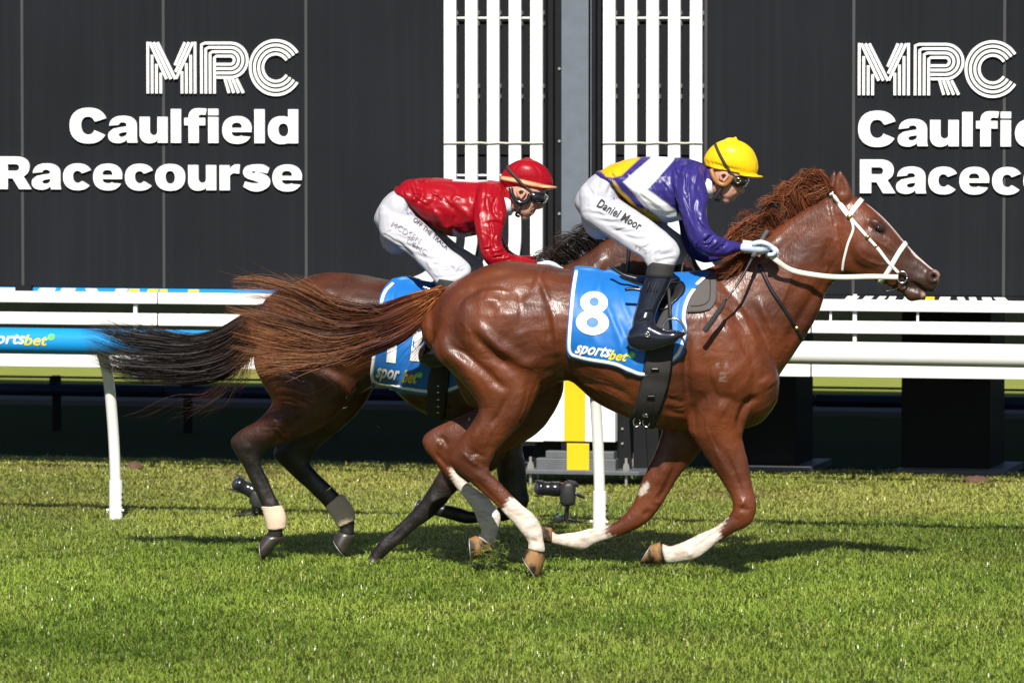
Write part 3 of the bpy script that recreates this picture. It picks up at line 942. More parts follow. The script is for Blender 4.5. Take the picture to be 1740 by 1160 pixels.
def fill_outlines(outs):
    cu = bpy.data.curves.new('t', 'CURVE'); cu.dimensions = '2D'; cu.fill_mode = 'BOTH'
    for o_ in outs:
        sp = cu.splines.new('POLY'); sp.points.add(len(o_) - 1); sp.use_cyclic_u = True
        for i, (x, z) in enumerate(o_): sp.points[i].co = (x, z, 0, 1)
    tmp = bpy.data.objects.new('tmp', cu); COL.objects.link(tmp)
    dg = bpy.context.evaluated_depsgraph_get(); dg.update()
    me = bpy.data.meshes.new_from_object(tmp.evaluated_get(dg))
    bm = bmesh.new(); bm.from_mesh(me); bmesh.ops.triangulate(bm, faces=bm.faces); bmesh.ops.subdivide_edges(bm, edges=[e for e in bm.edges if e.calc_length() > .12], cuts=2, use_grid_fill=True); bmesh.ops.triangulate(bm, faces=bm.faces); bm.to_mesh(me); bm.free()
    v = np.array([(p.co.x, p.co.y) for p in me.vertices]); f = [tuple(p.vertices) for p in me.polygons]
    bpy.data.objects.remove(tmp); bpy.data.curves.remove(cu); bpy.data.meshes.remove(me)
    return v, f


def coons(T, B, L, Rr, nu, nv):
    """px grid between four edge lines (top, bottom, left, right)"""
    def res(p, n):
        p = spline(np.asarray(p, float), 10); d = np.concatenate(([0], np.cumsum(np.linalg.norm(np.diff(p, axis=0), axis=1)))); s = np.linspace(0, d[-1], n)
        return np.stack((np.interp(s, d, p[:, 0]), np.interp(s, d, p[:, 1])), -1)
    T, B, L, Rr = res(T, nu), res(B, nu), res(L, nv), res(Rr, nv)
    u = np.linspace(0, 1, nu)[None, :, None]; v = np.linspace(0, 1, nv)[:, None, None]
    return (1 - v) * T[None] + v * B[None] + (1 - u) * L[:, None] + u * Rr[:, None] - ((1 - u) * (1 - v) * T[0] + u * (1 - v) * T[-1] + (1 - u) * v * B[0] + u * v * B[-1])


def drape_sheet(name, tree, grid, fr, mat, parent, lift=.01, folds=None, mirror=True, top_w=.05, thick=.004):
    """cloth over the back: cast a px grid on the body, lift it, mirror it to the far flank and join along the top"""
    nv, nu = grid.shape[:2]
    P_ = np.zeros((nv, nu, 3)); N_ = np.zeros((nv, nu, 3))
    for j in range(nu):
        prev = None
        for i in range(nv - 1, -1, -1):
            h, n = cast(tree, *grid[i, j])
            w = None if h is None else float((h - fr.o) @ fr.n)
            if h is None or w < top_w:
                h = fr.P(*grid[i, j], top_w); n = np.array((0, 0, 1.0)) * .8 + fr.n * .6
            P_[i, j], N_[i, j] = h, n
    for _ in range(6):
        P_[1:-1, 1:-1] = P_[1:-1, 1:-1] * .5 + (P_[:-2, 1:-1] + P_[2:, 1:-1] + P_[1:-1, :-2] + P_[1:-1, 2:]) * .125
        N_[1:-1, 1:-1] = N_[1:-1, 1:-1] * .4 + (N_[:-2, 1:-1] + N_[2:, 1:-1] + N_[1:-1, :-2] + N_[1:-1, 2:]) * .15
    N_ /= np.linalg.norm(N_, axis=2)[:, :, None] + 1e-9
    off = np.full((nv, nu), lift)
    if folds is not None:
        for pts, sg, mm in folds:
            p = spline(np.asarray(pts, float), 8) if len(pts) > 2 else np.linspace(pts[0], pts[1], 12)
            m = np.linalg.norm(grid[:, :, None] - p[None, None], axis=3).min(2); off += mm * .001 * np.exp(-(m / sg) ** 2)
    P_ = P_ + N_ * off[:, :, None]
    q = P_.reshape(-1, 3); f = [(i * nu + j, (i + 1) * nu + j, (i + 1) * nu + j + 1, i * nu + j + 1) for i in range(nv - 1) for j in range(nu - 1)]
    v = list(q)
    if mirror:
        w = (q - fr.o) @ fr.n; v += list(q - 2 * w[:, None] * fr.n); n0 = len(q)
        f += [tuple(n0 + k for k in t[::-1]) for t in f]
        f += [(j, j + 1, n0 + j + 1, n0 + j) for j in range(nu - 1)]
    o = mobj(name, v, f, mat, parent)
    m = o.modifiers.new('solid', 'SOLIDIFY'); m.thickness = thick; m.offset = -1
    return o


def strands(name, fr, guides, n, mat, parent, rad=.0012, jit=7., wj=.03, clumps=30, cj=8., seed=1, cols=((.1, .04, .02), (.05, .02, .01), (.2, .08, .03)), shortest=.55, K=18, wave=0., root_j=2.0):
    """hair: every strand runs between two neighbouring guide lines (px, py, w), clumped, each a tapering flat blade"""
    g = np.random.default_rng(seed)
    G = []
    for gd in guides:
        p = spline(np.asarray([r if len(r) == 3 else (*r, 0.0) for r in gd], float), 8)
        d = np.concatenate(([0], np.cumsum(np.linalg.norm(np.diff(p[:, :2], axis=0), axis=1)))); s = np.linspace(0, d[-1], K)
        G.append(np.stack([np.interp(s, d, p[:, c]) for c in range(3)], -1))
    G = np.array(G)
    t = np.linspace(0, 1, K)
    cu = g.uniform(0, len(G) - 1, clumps); cofs = g.normal(size=(clumps, 3)) * (cj, cj, wj); cfr = g.uniform(.6, 2.2, (clumps, 2)); cph = g.uniform(0, 6.28, (clumps, 2)); cb = g.uniform(.55, 1.35, clumps)
    ends = g.uniform(shortest, 1.0, clumps)
    V, Fa, C = [], [], []
    for s in range(n):
        c = g.integers(clumps)
        u = np.clip(cu[c] + g.normal() * .16 * (len(G) - 1) / max(1, len(G) - 1), 0, len(G) - 1 - 1e-6); i = int(u); fu = u - i
        p = G[i] * (1 - fu) + G[i + 1] * fu
        e = min(1.0, ends[c] * g.uniform(.8, 1.12)); tt = t * e
        p = np.stack([np.interp(tt, t, p[:, k]) for k in range(3)], -1)
        gr = (t ** 1.3)[:, None]
        p = p + cofs[c] * gr + g.normal(size=3) * (jit, jit, wj) * (.15 + gr * .45) + g.normal(size=3) * (root_j, root_j, .012)
        if wave: p[:, 1] += wave * np.sin(t * 6.28 * cfr[c, 0] + cph[c, 0]) * t; p[:, 0] += wave * .7 * np.sin(t * 6.28 * cfr[c, 1] + cph[c, 1]) * t
        W = fr.PA(p)
        tg = np.gradient(W, axis=0); tg /= np.linalg.norm(tg, axis=1)[:, None] + 1e-9
        rnd = g.normal(size=3); sd = np.cross(tg, rnd); sd /= np.linalg.norm(sd, axis=1)[:, None] + 1e-9
        rr = rad * g.uniform(.6, 1.4) * np.clip(1.15 - t ** 2.5, .12, 1)[:, None]
        n0 = len(V) * 2 * K
        V.append(np.stack((W + sd * rr, W - sd * rr), 1).reshape(-1, 3))
        x = np.linspace(0, len(cols) - 1, K); cc = np.stack([np.interp(t * (len(cols) - 1), np.arange(len(cols)), [q[k] for q in cols]) for k in range(3)], -1)
        C.append(np.repeat(cc * cb[c] * g.uniform(.7, 1.35), 2, axis=0))
        Fa.append(n0 + np.array([(2 * q, 2 * q + 1, 2 * q + 3, 2 * q + 2) for q in range(K - 1)]))
    V = np.concatenate(V); Fa = np.concatenate(Fa); C = np.concatenate(C)
    S = Skin(V, Fa.ravel(), np.full(len(Fa), 4), np.zeros((1, 2), np.int64))
    return S.build(name, mat, parent, np.clip(C, 0, 1))


def coat_mat(name, rough):
    """short horse coat: pigment attribute, mottling, dull hair under a streaky sweat sheen"""
    m = pmat(name, (1, 1, 1), rough, attr='pigment', var=.30, vscale=11, spec=.3, sheen=.0, detail=8)
    nt = m.node_tree; b = nt.nodes['Principled BSDF']
    tc = nd(nt, 'ShaderNodeTexCoord')
    def noise(scale, rot, s, det=4, dist=0.):
        mp = nd(nt, 'ShaderNodeMapping'); mp.inputs['Scale'].default_value = scale; mp.inputs['Rotation'].default_value = rot
        nt.links.new(tc.outputs['Object'], mp.inputs[0])
        n = nd(nt, 'ShaderNodeTexNoise'); n.inputs['Scale'].default_value = s; n.inputs['Detail'].default_value = det; n.inputs['Distortion'].default_value = dist
        nt.links.new(mp.outputs[0], n.inputs[0]); return n.outputs[0]
    def bump(h, strength, dist, prev=None):
        bp = nd(nt, 'ShaderNodeBump'); bp.inputs['Strength'].default_value = strength; bp.inputs['Distance'].default_value = dist
        nt.links.new(h, bp.inputs['Height'])
        if prev is not None: nt.links.new(prev, bp.inputs['Normal'])
        return bp.outputs[0]
    hair = noise((110, 110, 26), (0, .45, 0), 1.0, 3)
    skin = noise((1, 1, 1), (0, 0, 0), 22, 6, .6)
    vein = noise((1, 1, 1.3), (.3, .4, 0), 9, 3, 2.5)
    n1 = bump(hair, .55, .003); n2 = bump(skin, .5, .006, n1); n3 = bump(vein, .35, .010, n2)
    nt.links.new(n3, b.inputs['Normal'])
    streak = noise((120, 120, 12), (0, .25, 0), 1.0, 4, .3)
    n4 = bump(streak, .5, .003, n1); nt.links.new(n4, b.inputs['Coat Normal'])
    patch = noise((1, 1, 1), (0, 0, 0), 5, 6, .8)
    mr = nd(nt, 'ShaderNodeMapRange'); mr.inputs[1].default_value = .35; mr.inputs[2].default_value = .68; mr.inputs[3].default_value = .12; mr.inputs[4].default_value = 1.0
    nt.links.new(patch, mr.inputs[0]); nt.links.new(mr.outputs[0], b.inputs['Coat Weight'])
    b.inputs['Coat Roughness'].default_value = .28; b.inputs['Coat IOR'].default_value = 1.45
    return m


M['coat'] = coat_mat('horse_coat', .55)
M['hair'] = pmat('horse_hair', (1, 1, 1), .5, attr='pigment', var=.15, vscale=30, spec=.22)
M['hoof'] = pmat('hoof_wall', (.24, .125, .045), .65, col2=(.012, .010, .008), vscale=20, bump=.4, bscale=60, stretch=(1, 1, .6), spec=.3, detail=3)
_nt = M['hoof'].node_tree; _mx = next(n for n in _nt.nodes if n.type == 'MIX'); _src = _mx.inputs[0].links[0].from_socket
_mr = nd(_nt, 'ShaderNodeMapRange'); _mr.inputs[1].default_value = .44; _mr.inputs[2].default_value = .60; _nt.links.new(_src, _mr.inputs[0]); _nt.links.new(_mr.outputs[0], _mx.inputs[0])
M['hoof_dark'] = pmat('dark_hoof_horn', (.035, .028, .024), .35, var=.4, vscale=30, bump=.3)
M['shoe'] = pmat('horseshoe_aluminium', (.42, .42, .41), .5, metal=.6, var=.1)
M['eye'] = pmat('horse_eye', (.012, .006, .004), .06, var=.2, coat=1.0)

# ------------------------------------------------------------------ horses
g1 = ground_at(910, 979); HORSE1 = Frame(g1[:2], R(6))
g2 = ground_at(640, 957); HORSE2 = Frame((g2[0] + .0, g2[1] + .10), R(6))

H1 = {
 'trunk': [(735, 520, 742, 600, .09), (760, 487, 775, 640, .19), (800, 463, 830, 680, .245), (850, 444, 880, 690, .265), (910, 447, 925, 668, .27), (965, 457, 965, 646, .275),
           (1020, 465, 1010, 681, .295), (1080, 474, 1060, 707, .31), (1140, 470, 1120, 729, .30), (1195, 458, 1180, 733, .265), (1240, 470, 1235, 735, .235), (1285, 512, 1285, 722, .205), (1305, 555, 1305, 706, .165), (1318, 595, 1318, 686, .115)],
 'neck': [(1185, 462, 1290, 690, .19), (1225, 447, 1335, 622, .145), (1262, 424, 1370, 570, .118), (1300, 398, 1392, 530, .10), (1340, 370, 1404, 496, .088), (1378, 347, 1420, 477, .082), (1405, 332, 1436, 468, .08)],
 'head': [(1408, 335, 1425, 452, .065), (1438, 329, 1433, 466, .088), (1462, 338, 1456, 470, .098), (1490, 360, 1480, 476, .095), (1512, 381, 1503, 483, .080), (1535, 408, 1521, 488, .062), (1558, 433, 1536, 489, .05), (1577, 450, 1550, 490, .046), (1590, 461, 1566, 493, .042), (1597, 472, 1584, 497, .030)],
 'jaw': [(1505, 462, 1512, 487, .04), (1530, 476, 1532, 498, .032), (1546, 484, 1545, 511, .032), (1561, 490, 1562, 510, .028), (1571, 496, 1573, 505, .018)],
 'near_hind': [(745, 560, 945, 560, .12, .12), (735, 598, 950, 606, .12, .13), (776, 640, 926, 640, .11, .14), (811, 684, 905, 690, .085, .15), (808, 708, 887, 720, .07, .15), (787, 737, 863, 745, .058, .15), (770, 762, 842, 768, .046, .15),
               (763, 781, 832, 793, .041, .15), (776, 800, 836, 806, .036, .15), (797, 817, 850, 820, .029, .15), (820, 838, 868, 839, .025, .15), (845, 860, 888, 858, .024, .15), (868, 884, 908, 874, .026, .15), (886, 905, 920, 895, .032, .15), (897, 922, 923, 914, .027, .15), (896, 931, 927, 936, .03, .15)],
 'far_hind': [(760, 600, 955, 610, .11, -.12), (775, 650, 958, 662, .10, -.13), (795, 688, 936, 710, .085, -.14), (812, 692, 905, 742, .075, -.15), (767, 713, 850, 772, .06, -.15), (734, 729, 800, 785, .05, -.15), (718, 745, 778, 790, .043, -.15), (722, 763, 772, 795, .038, -.15),
              (734, 778, 776, 804, .034, -.15), (750, 799, 785, 812, .027, -.15), (766, 818, 803, 826, .025, -.15), (790, 847, 826, 842, .025, -.15), (806, 870, 843, 862, .027, -.15), (812, 889, 851, 880, .033, -.15), (818, 902, 846, 903, .028, -.15), (811, 910, 841, 927, .03, -.15)],
 'near_fore': [(1152, 640, 1300, 640, .095, .13), (1166, 700, 1276, 700, .085, .13), (1170, 733, 1262, 738, .07, .13), (1187, 758, 1266, 762, .057, .13), (1212, 796, 1272, 790, .045, .13), (1235, 832, 1278, 822, .036, .13), (1244, 850, 1285, 850, .036, .13),
               (1244, 865, 1284, 872, .036, .13), (1236, 879, 1272, 892, .03, .13), (1218, 893, 1245, 906, .024, .13), (1190, 906, 1218, 923, .022, .13), (1167, 917, 1196, 941, .026, .13), (1155, 922, 1175, 952, .03, .13), (1138, 927, 1150, 955, .025, .13), (1126, 923, 1133, 957, .028, .13)],
 'far_fore': [(1130, 690, 1230, 690, .08, -.13), (1124, 735, 1200, 750, .065, -.13), (1113, 768, 1180, 780, .055, -.13), (1100, 795, 1160, 802, .045, -.13), (1085, 830, 1143, 826, .037, -.13), (1075, 856, 1124, 858, .035, -.13), (1062, 872, 1105, 882, .035, -.13), (1050, 884, 1085, 897, .033, -.13),
              (1030, 892, 1052, 911, .025, -.13), (1000, 898, 1016, 921, .022, -.13), (978, 903, 992, 934, .029, -.13), (963, 905, 970, 931, .027, -.13), (946, 907, 950, 926, .024, -.13), (938, 900, 937, 923, .026, -.13)],
}
HOOF1 = [((894, 933, 929, 943), (888, 945, 914, 982), .15), ((809, 909, 839, 935), (799, 913, 803, 951), -.15), ((1121, 920, 1128, 957), (1108, 925, 1088, 957), .13), ((937, 896, 938, 922), (921, 894, 922, 921), -.13)]
REL1 = [
 ([(913, 464), (926, 496), (933, 515)], 4, 7), ([(902, 470), (912, 500)], 6, -5), ([(854, 503)], 13, -8), ([(894, 508)], 8, 6), ([(815, 545), (847, 585), (896, 611)], 6, 6), ([(765, 500), (790, 490), (810, 488)], 7, 5), ([(790, 768), (800, 782), (818, 792)], 2.5, 6), ([(796, 760), (812, 772), (828, 778)], 2.5, -6), ([(732, 745), (745, 752), (752, 765)], 4, -6), ([(740, 760)], 4, 6), ([(728, 770), (745, 792), (760, 812)], 2.5, -6), ([(1266, 850), (1256, 862)], 3, 5), ([(1100, 868), (1086, 884)], 3, -5), ([(1112, 858)], 4, 6), ([(888, 898), (902, 902)], 3, -5), ([(908, 888)], 5, 6), ([(830, 884)], 5, 6), ([(1172, 940)], 4, 6), ([(984, 918)], 4, 6), ([(900, 915), (915, 922)], 2.5, -5),
 ([(757, 588), (783, 597), (810, 619), (843, 649), (868, 668)], 6, -13), ([(800, 560), (818, 584), (850, 612), (882, 637)], 6, -9), ([(803, 535), (822, 567), (854, 594), (890, 618), (916, 638)], 7, 9),
 ([(750, 545), (756, 588), (791, 626), (818, 664)], 8, 8), ([(926, 456), (911, 478), (908, 500)], 5, 7), ([(931, 508), (942, 545), (946, 590), (942, 610)], 4, 7), ([(922, 515), (931, 550), (935, 590)], 6, -6),
 ([(890, 505)], 11, -7), ([(838, 527)], 9, -5), ([(806, 482), (840, 470), (870, 466)], 6, -4), ([(860, 540)], 16, 6), ([(904, 616)], 12, 8), ([(880, 560), (890, 590)], 9, 5), ([(820, 500), (850, 515)], 9, 4), ([(780, 520)], 14, 6),
 ([(868, 664), (852, 698), (832, 724)], 5, -8), ([(885, 640), (880, 690), (860, 730)], 8, 7), ([(825, 690), (812, 730), (800, 755)], 6, 5), ([(790, 772)], 7, 5), ([(806, 776), (822, 790), (828, 800)], 4, -5), ([(815, 765)], 6, -4), ([(838, 760), (826, 785)], 4, 4),
 ([(800, 808), (830, 838), (866, 872)], 3.5, -5), ([(893, 900)], 6, 4),
 ([(1250, 512), (1271, 560), (1290, 600)], 5, 8), ([(1238, 530), (1256, 570), (1274, 610)], 5, -6), ([(1286, 500), (1303, 540), (1320, 582)], 5, 7), ([(1272, 510), (1290, 550), (1306, 590)], 5, -5),
 ([(1167, 555), (1166, 612), (1168, 660), (1180, 725)], 6, -14), ([(1190, 560), (1188, 620), (1192, 680)], 12, 9), ([(1292, 672), (1270, 686), (1258, 712), (1262, 735)], 5, -13), ([(1230, 640)], 22, 7), ([(1215, 690), (1235, 700)], 12, 7),
 ([(1297, 640), (1310, 660)], 12, 7), ([(1230, 766), (1254, 815), (1262, 845)], 3.5, -6), ([(1215, 760), (1240, 810)], 5, 4), ([(1205, 735), (1222, 768)], 4, -4), ([(1262, 850)], 5, 4), ([(1255, 862), (1275, 868)], 3, -4), ([(1200, 915), (1225, 904)], 3, -4),
 ([(1150, 775), (1128, 830), (1108, 862)], 4, -6), ([(1130, 790), (1110, 830)], 6, 5), ([(1098, 870)], 6, 4),
 ([(975, 641), (1012, 652), (1045, 662), (1080, 678)], 4, -6), ([(985, 655), (1030, 680), (1068, 698)], 4, -6), ([(1000, 648), (1050, 674), (1078, 690)], 4, 4), ([(1130, 672), (1150, 682), (1166, 684)], 3.5, -5), ([(1125, 690), (1148, 702), (1170, 704)], 3.5, -4), ([(1125, 715), (1150, 718)], 4, -4),
 ([(1410, 468), (1380, 508), (1350, 560), (1332, 600)], 7, -8), ([(1398, 362), (1345, 404), (1295, 462)], 8, -6), ([(1375, 420), (1345, 470), (1320, 520)], 10, 5), ([(1330, 400), (1290, 440)], 8, 5),
 ([(1412, 400), (1402, 440), (1408, 466)], 6, -7), ([(1500, 397), (1522, 418), (1548, 442)], 4, 5), ([(1474, 410), (1498, 424), (1520, 442)], 4, -5), ([(1443, 400), (1446, 436), (1468, 458), (1500, 462)], 6, -5), ([(1465, 430)], 16, 7),
 ([(1588, 471)], 3.6, -20), ([(1582, 464), (1592, 464), (1595, 474)], 2.5, 6), ([(1545, 478), (1562, 488), (1580, 497), (1590, 499)], 2.2, -11), ([(1480, 368), (1500, 378)], 4, 5), ([(1493, 388)], 7, -4), ([(1475, 384)], 6, -5), ([(1550, 455), (1572, 470)], 5, -3), ([(1540, 425), (1560, 445)], 5, -4), ([(1428, 360), (1424, 385)], 6, -5), ([(1429, 300), (1431, 318), (1431, 334)], 4, -7),
]


def ear(fr, base, tip, w, hw=.012, back=8):
    bx, by = base; tx, ty = tip
    m = ((bx + tx) / 2, (by + ty) / 2)
    return loft(fr, [(bx - 11, by, bx + 12, by + 4, .024, w), (m[0] - 12, m[1] + 2, m[0] + 12, m[1] + 6, .020, w * 1.1), (tx - 7, ty + 13, tx + 9, ty + 16, .013, w * 1.15), (tx - 1.5, ty + 1, tx + 1.5, ty + 1, .006, w * 1.15)], cap=(.3, .3))


def build_horse(name, label, fr, D, hoofs, rel, pig, ears, eyes, hoof_mat, voxel=.0068, extra=(), wob=1, veins=(), hoof_cols=((.03, .024, .02), (.05, .042, .036), (.02, .017, .015))):
    t = thing(name, label, 'horse', (*fr.o[:2], 0), 'racehorses galloping past the winning post')
    parts = [loft(fr, D[k], n=28, cap=(.4, .10)) for k in ('trunk', 'neck', 'head', 'jaw') if k in D]
    parts += [loft(fr, D[k], n=20, cap=(.4, .2)) for k in ('near_hind', 'far_hind', 'near_fore', 'far_fore')]
    parts += ears + list(extra)
    S = fuse(parts, voxel, 5)
    S.relief(fr, [(p_, s_ * (1.3 if len(p_) > 1 else 1.15), a_) for p_, s_, a_ in rel], 1, 1.5)
    S.relief(fr, veins, 0, 1.0)
    S.wobble(.0008, 9, wob)
    q = project(S.V); w = (S.V - fr.o) @ fr.n
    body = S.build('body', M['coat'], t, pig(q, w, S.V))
    for px, py, ww in eyes:
        c = fr.P(px, py, ww); v, f = blob(c, (fr.a * .021 - np.array((0, 0, .006)), np.array((0, 0, .0135)), fr.n * .011), 14); mobj('eye', v, f, M['eye'], t)
    for top, bot, ww in hoofs:
        mid = [(a + b) / 2 for a, b in zip(top, bot)]
        v, f = loft(fr, [(*top, .034, ww), (*mid, .044, ww), (*bot, .052, ww)], k=3, n=18, cap=(.1, .02))
        h = mobj('hoof', v, f, hoof_mat, t)
        ax, ay, bx, by = bot; dx, dy = (bot[0] - top[0] + bot[2] - top[2]) / 2, (bot[1] - top[1] + bot[3] - top[3]) / 2
        l = math.hypot(dx, dy); dx, dy = dx / l, dy / l
        v, f = loft(fr, [(ax + dx * .6, ay + dy * .6, bx + dx * .6, by + dy * .6, .051, ww), (ax + dx * 1.9, ay + dy * 1.9, bx + dx * 1.9, by + dy * 1.9, .050, ww)], k=2, n=18, cap=(.02, .02))
        mobj('horseshoe', v, f, M['shoe'], h)
    return t, body, S


CH, CHD = np.array((.122, .029, .0072)), np.array((.056, .0128, .0040))
def pig_chestnut(q, w, V):
    g = np.random.default_rng(3)
    n = sum(np.sin(V @ (g.normal(size=3) * f) + g.uniform(0, 6)) for f in (5, 8, 13, 21)) / 4
    c = CH + (CHD - CH) * np.clip(.38 + .75 * n, 0, 1)[:, None]
    def paint(a, col): nonlocal c; a = a[:, None]; c = c * (1 - a) + np.asarray(col) * a
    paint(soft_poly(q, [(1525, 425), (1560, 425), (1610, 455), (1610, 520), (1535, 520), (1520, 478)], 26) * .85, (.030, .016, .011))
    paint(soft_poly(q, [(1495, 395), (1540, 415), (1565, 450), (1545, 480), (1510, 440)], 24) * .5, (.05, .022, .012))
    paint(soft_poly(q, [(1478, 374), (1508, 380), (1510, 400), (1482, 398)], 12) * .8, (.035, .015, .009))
    blaze = soft_poly(q, [(1478, 346), (1486, 356), (1514, 384), (1534, 408), (1560, 434), (1588, 459), (1594, 452), (1560, 420), (1512, 360), (1484, 340)], 3)
    paint(np.maximum(blaze, (np.abs(w) < .018) * soft_poly(q, [(1478, 330), (1600, 450), (1590, 470), (1470, 360)], 4)), (.62, .50, .46))
    paint(soft_poly(q, [(1590, 458), (1602, 466), (1600, 478), (1592, 476)], 3) * .8, (.42, .24, .20))
    paint(soft_poly(q, [(1566, 496), (1576, 497), (1576, 508), (1566, 508)], 3) * .8, (.45, .26, .20))
    paint(soft_poly(q, [(1583, 466), (1589, 463), (1593, 468), (1592, 477), (1586, 479)], 2.5) * .9 * (np.abs(w) > .02), (.012, .006, .005))
    paint(soft_poly(q, [(1542, 476), (1562, 485.5), (1580, 494.5), (1591, 497), (1590, 500), (1578, 499), (1560, 490), (1542, 480)], 2) * .8, (.012, .007, .006))
    paint(soft_poly(q, [(1484, 384), (1492, 379), (1502, 383), (1507, 390), (1498, 396), (1487, 394)], 4) * .9, (.016, .008, .006))
    sock = (.60, .53, .46)
    nearleg, farleg = w > 0, w < 0
    paint(soft_poly(q, [(852, 868), (866, 846), (880, 843), (960, 850), (960, 1000), (860, 1000)], 3, 2) * nearleg, sock)
    paint(soft_poly(q, [(764, 795), (774, 800), (800, 812), (880, 830), (880, 960), (780, 960), (772, 828)], 3, 2) * farleg, sock)
    paint(soft_poly(q, [(1237, 876), (1229, 890), (1222, 902), (1226, 912), (1205, 935), (1190, 990), (1080, 990), (1080, 905)], 3, 2) * nearleg, sock)
    paint(soft_poly(q, [(1036, 884), (1026, 905), (1044, 912), (1050, 925), (1000, 960), (900, 960), (900, 880)], 4, 2.5) * farleg, sock)
    paint(soft_poly(q, [(1005, 900), (1014, 902), (990, 925), (982, 926)], 6, 2) * farleg * .5, (.40, .20, .15))
    paint(soft_poly(q, [(1084, 838), (1090, 826), (1100, 818), (1104, 824), (1098, 836), (1088, 843)], 2, 1) * farleg, (.42, .38, .32))
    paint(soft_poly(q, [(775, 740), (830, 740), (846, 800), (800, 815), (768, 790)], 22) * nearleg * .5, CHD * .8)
    paint(soft_poly(q, [(1400, 280), (1450, 280), (1450, 322), (1400, 322)], 8) * .4, CHD)
    for poly in ([(1216, 617), (1222, 616), (1222, 619), (1218, 620), (1222, 624), (1217, 623)], [(1231, 625), (1234, 614), (1238, 625), (1234, 621)], [(1223, 633), (1233, 633), (1233, 635.5), (1223, 635.5)], [(1222, 641), (1233, 638), (1234, 641), (1224, 646), (1235, 646), (1235, 648), (1222, 648)]): paint(soft_poly(q, poly, 1.6) * .4 * nearleg, (.36, .29, .26))
    st = sum(np.sin(V @ (g.normal(size=3) * f) + g.uniform(0, 6)) for f in (60, 95, 140, 220)) / 4
    legs = np.clip((.62 - V[:, 2]) / .1, 0, 1) * np.clip((c[:, 1] - .2) / .2, 0, 1)
    paint(np.clip(st * 1.1, 0, .65) * legs, (.36, .24, .17)); paint(np.clip(-st * .9, 0, .4) * legs * np.clip((.25 - V[:, 2]) / .1, 0, 1), (.17, .15, .07))
    return c


VEIN1 = [([(985, 650), (1010, 660), (1030, 676), (1050, 680)], 1.6, 3.5), ([(1030, 676), (1046, 690), (1060, 695)], 1.5, 3), ([(1120, 660), (1140, 672), (1160, 668)], 1.6, 3), ([(1195, 650), (1205, 690), (1200, 725), (1215, 760), (1228, 800)], 1.8, 4), ([(1240, 610), (1250, 650), (1245, 690)], 1.7, 3),
         ([(880, 640), (870, 680), (850, 710), (830, 740), (815, 775)], 1.9, 4.5), ([(900, 650), (893, 690), (872, 730)], 1.7, 3.5), ([(915, 520), (925, 560), (920, 600)], 1.8, 3.5), ([(780, 540), (800, 570), (795, 600)], 1.8, 3), ([(1450, 420), (1470, 440), (1500, 450), (1520, 446)], 1.5, 3.5), ([(1470, 395), (1490, 410), (1515, 425), (1530, 440)], 1.5, 3), ([(1480, 440), (1495, 455)], 1.4, 3),
         ([(1350, 430), (1345, 470), (1330, 510), (1310, 545)], 1.9, 3.5), ([(1290, 540), (1305, 575), (1310, 610)], 1.8, 3), ([(1240, 770), (1256, 810), (1262, 838)], 1.5, 3), ([(1140, 790), (1118, 830), (1100, 860)], 1.6, 3.5), ([(800, 780), (822, 800), (842, 828), (868, 858)], 1.5, 4), ([(812, 790), (830, 812), (856, 842), (880, 870)], 1.5, -4), ([(762, 790), (785, 820), (806, 850)], 1.5, -4),
         ([(1236, 890), (1205, 912), (1180, 930)], 1.5, -4.5), ([(1240, 898), (1212, 916)], 1.4, 3), ([(1030, 902), (1000, 910), (984, 918)], 1.5, -4), ([(1262, 868), (1250, 880)], 2, 3), ([(785, 765), (800, 772), (818, 768)], 2, -4), ([(795, 785), (808, 780), (822, 786)], 1.8, 4), ([(905, 560), (915, 585), (930, 600)], 2, -3),
         ([(1000, 640), (1030, 648), (1060, 660)], 1.6, -3), ([(1010, 655), (1040, 668), (1066, 684)], 1.5, -3), ([(1130, 690), (1150, 694), (1168, 690)], 1.6, -3), ([(1420, 440), (1412, 455), (1400, 478)], 2.5, -5), ([(1425, 400), (1415, 420), (1410, 440)], 2.2, 4)]
horse1, body1, skin1 = build_horse('racehorse', 'chestnut racehorse in front with white legs, number 8 cloth and white bridle', HORSE1, H1, HOOF1, REL1, pig_chestnut,
    [loft(HORSE1, [(1418, 338, 1442, 346, .026, .045), (1415, 324, 1447, 333, .024, .055), (1417, 308, 1445, 318, .018, .06), (1421, 296, 1438, 303, .012, .06), (1427, 289, 1429, 290, .006, .06)], cap=(.2, .1)),
     loft(HORSE1, [(1412, 336, 1434, 342, .026, -.045), (1409, 322, 1432, 328, .024, -.055), (1409, 307, 1427, 314, .018, -.06), (1413, 296, 1423, 301, .012, -.06), (1417, 290, 1419, 290, .006, -.06)], cap=(.2, .1))], [(1493.5, 388, .084), (1493.5, 388, -.084)], M['hoof'], veins=VEIN1, hoof_cols=((.34, .15, .035), (.36, .19, .06), (.02, .015, .012), (.03, .02, .014), (.08, .05, .025), (.28, .20, .12)),
    extra=[px_blob(HORSE1, 1490, 384, 17, 9, .022, .071, -35), px_blob(HORSE1, 1490, 384, 17, 9, .022, -.071, -35), px_blob(HORSE1, 1584, 470, 12, 13, .021, .034, -30), px_blob(HORSE1, 1584, 470, 12, 13, .021, -.034, -30),
           px_blob(HORSE1, 1225, 600, 55, 95, .10, .165, 20), px_blob(HORSE1, 1225, 600, 55, 95, .10, -.165, 20), px_blob(HORSE1, 850, 560, 80, 75, .10, .18), px_blob(HORSE1, 850, 560, 80, 75, .10, -.18)])
T1 = skin1.tree()

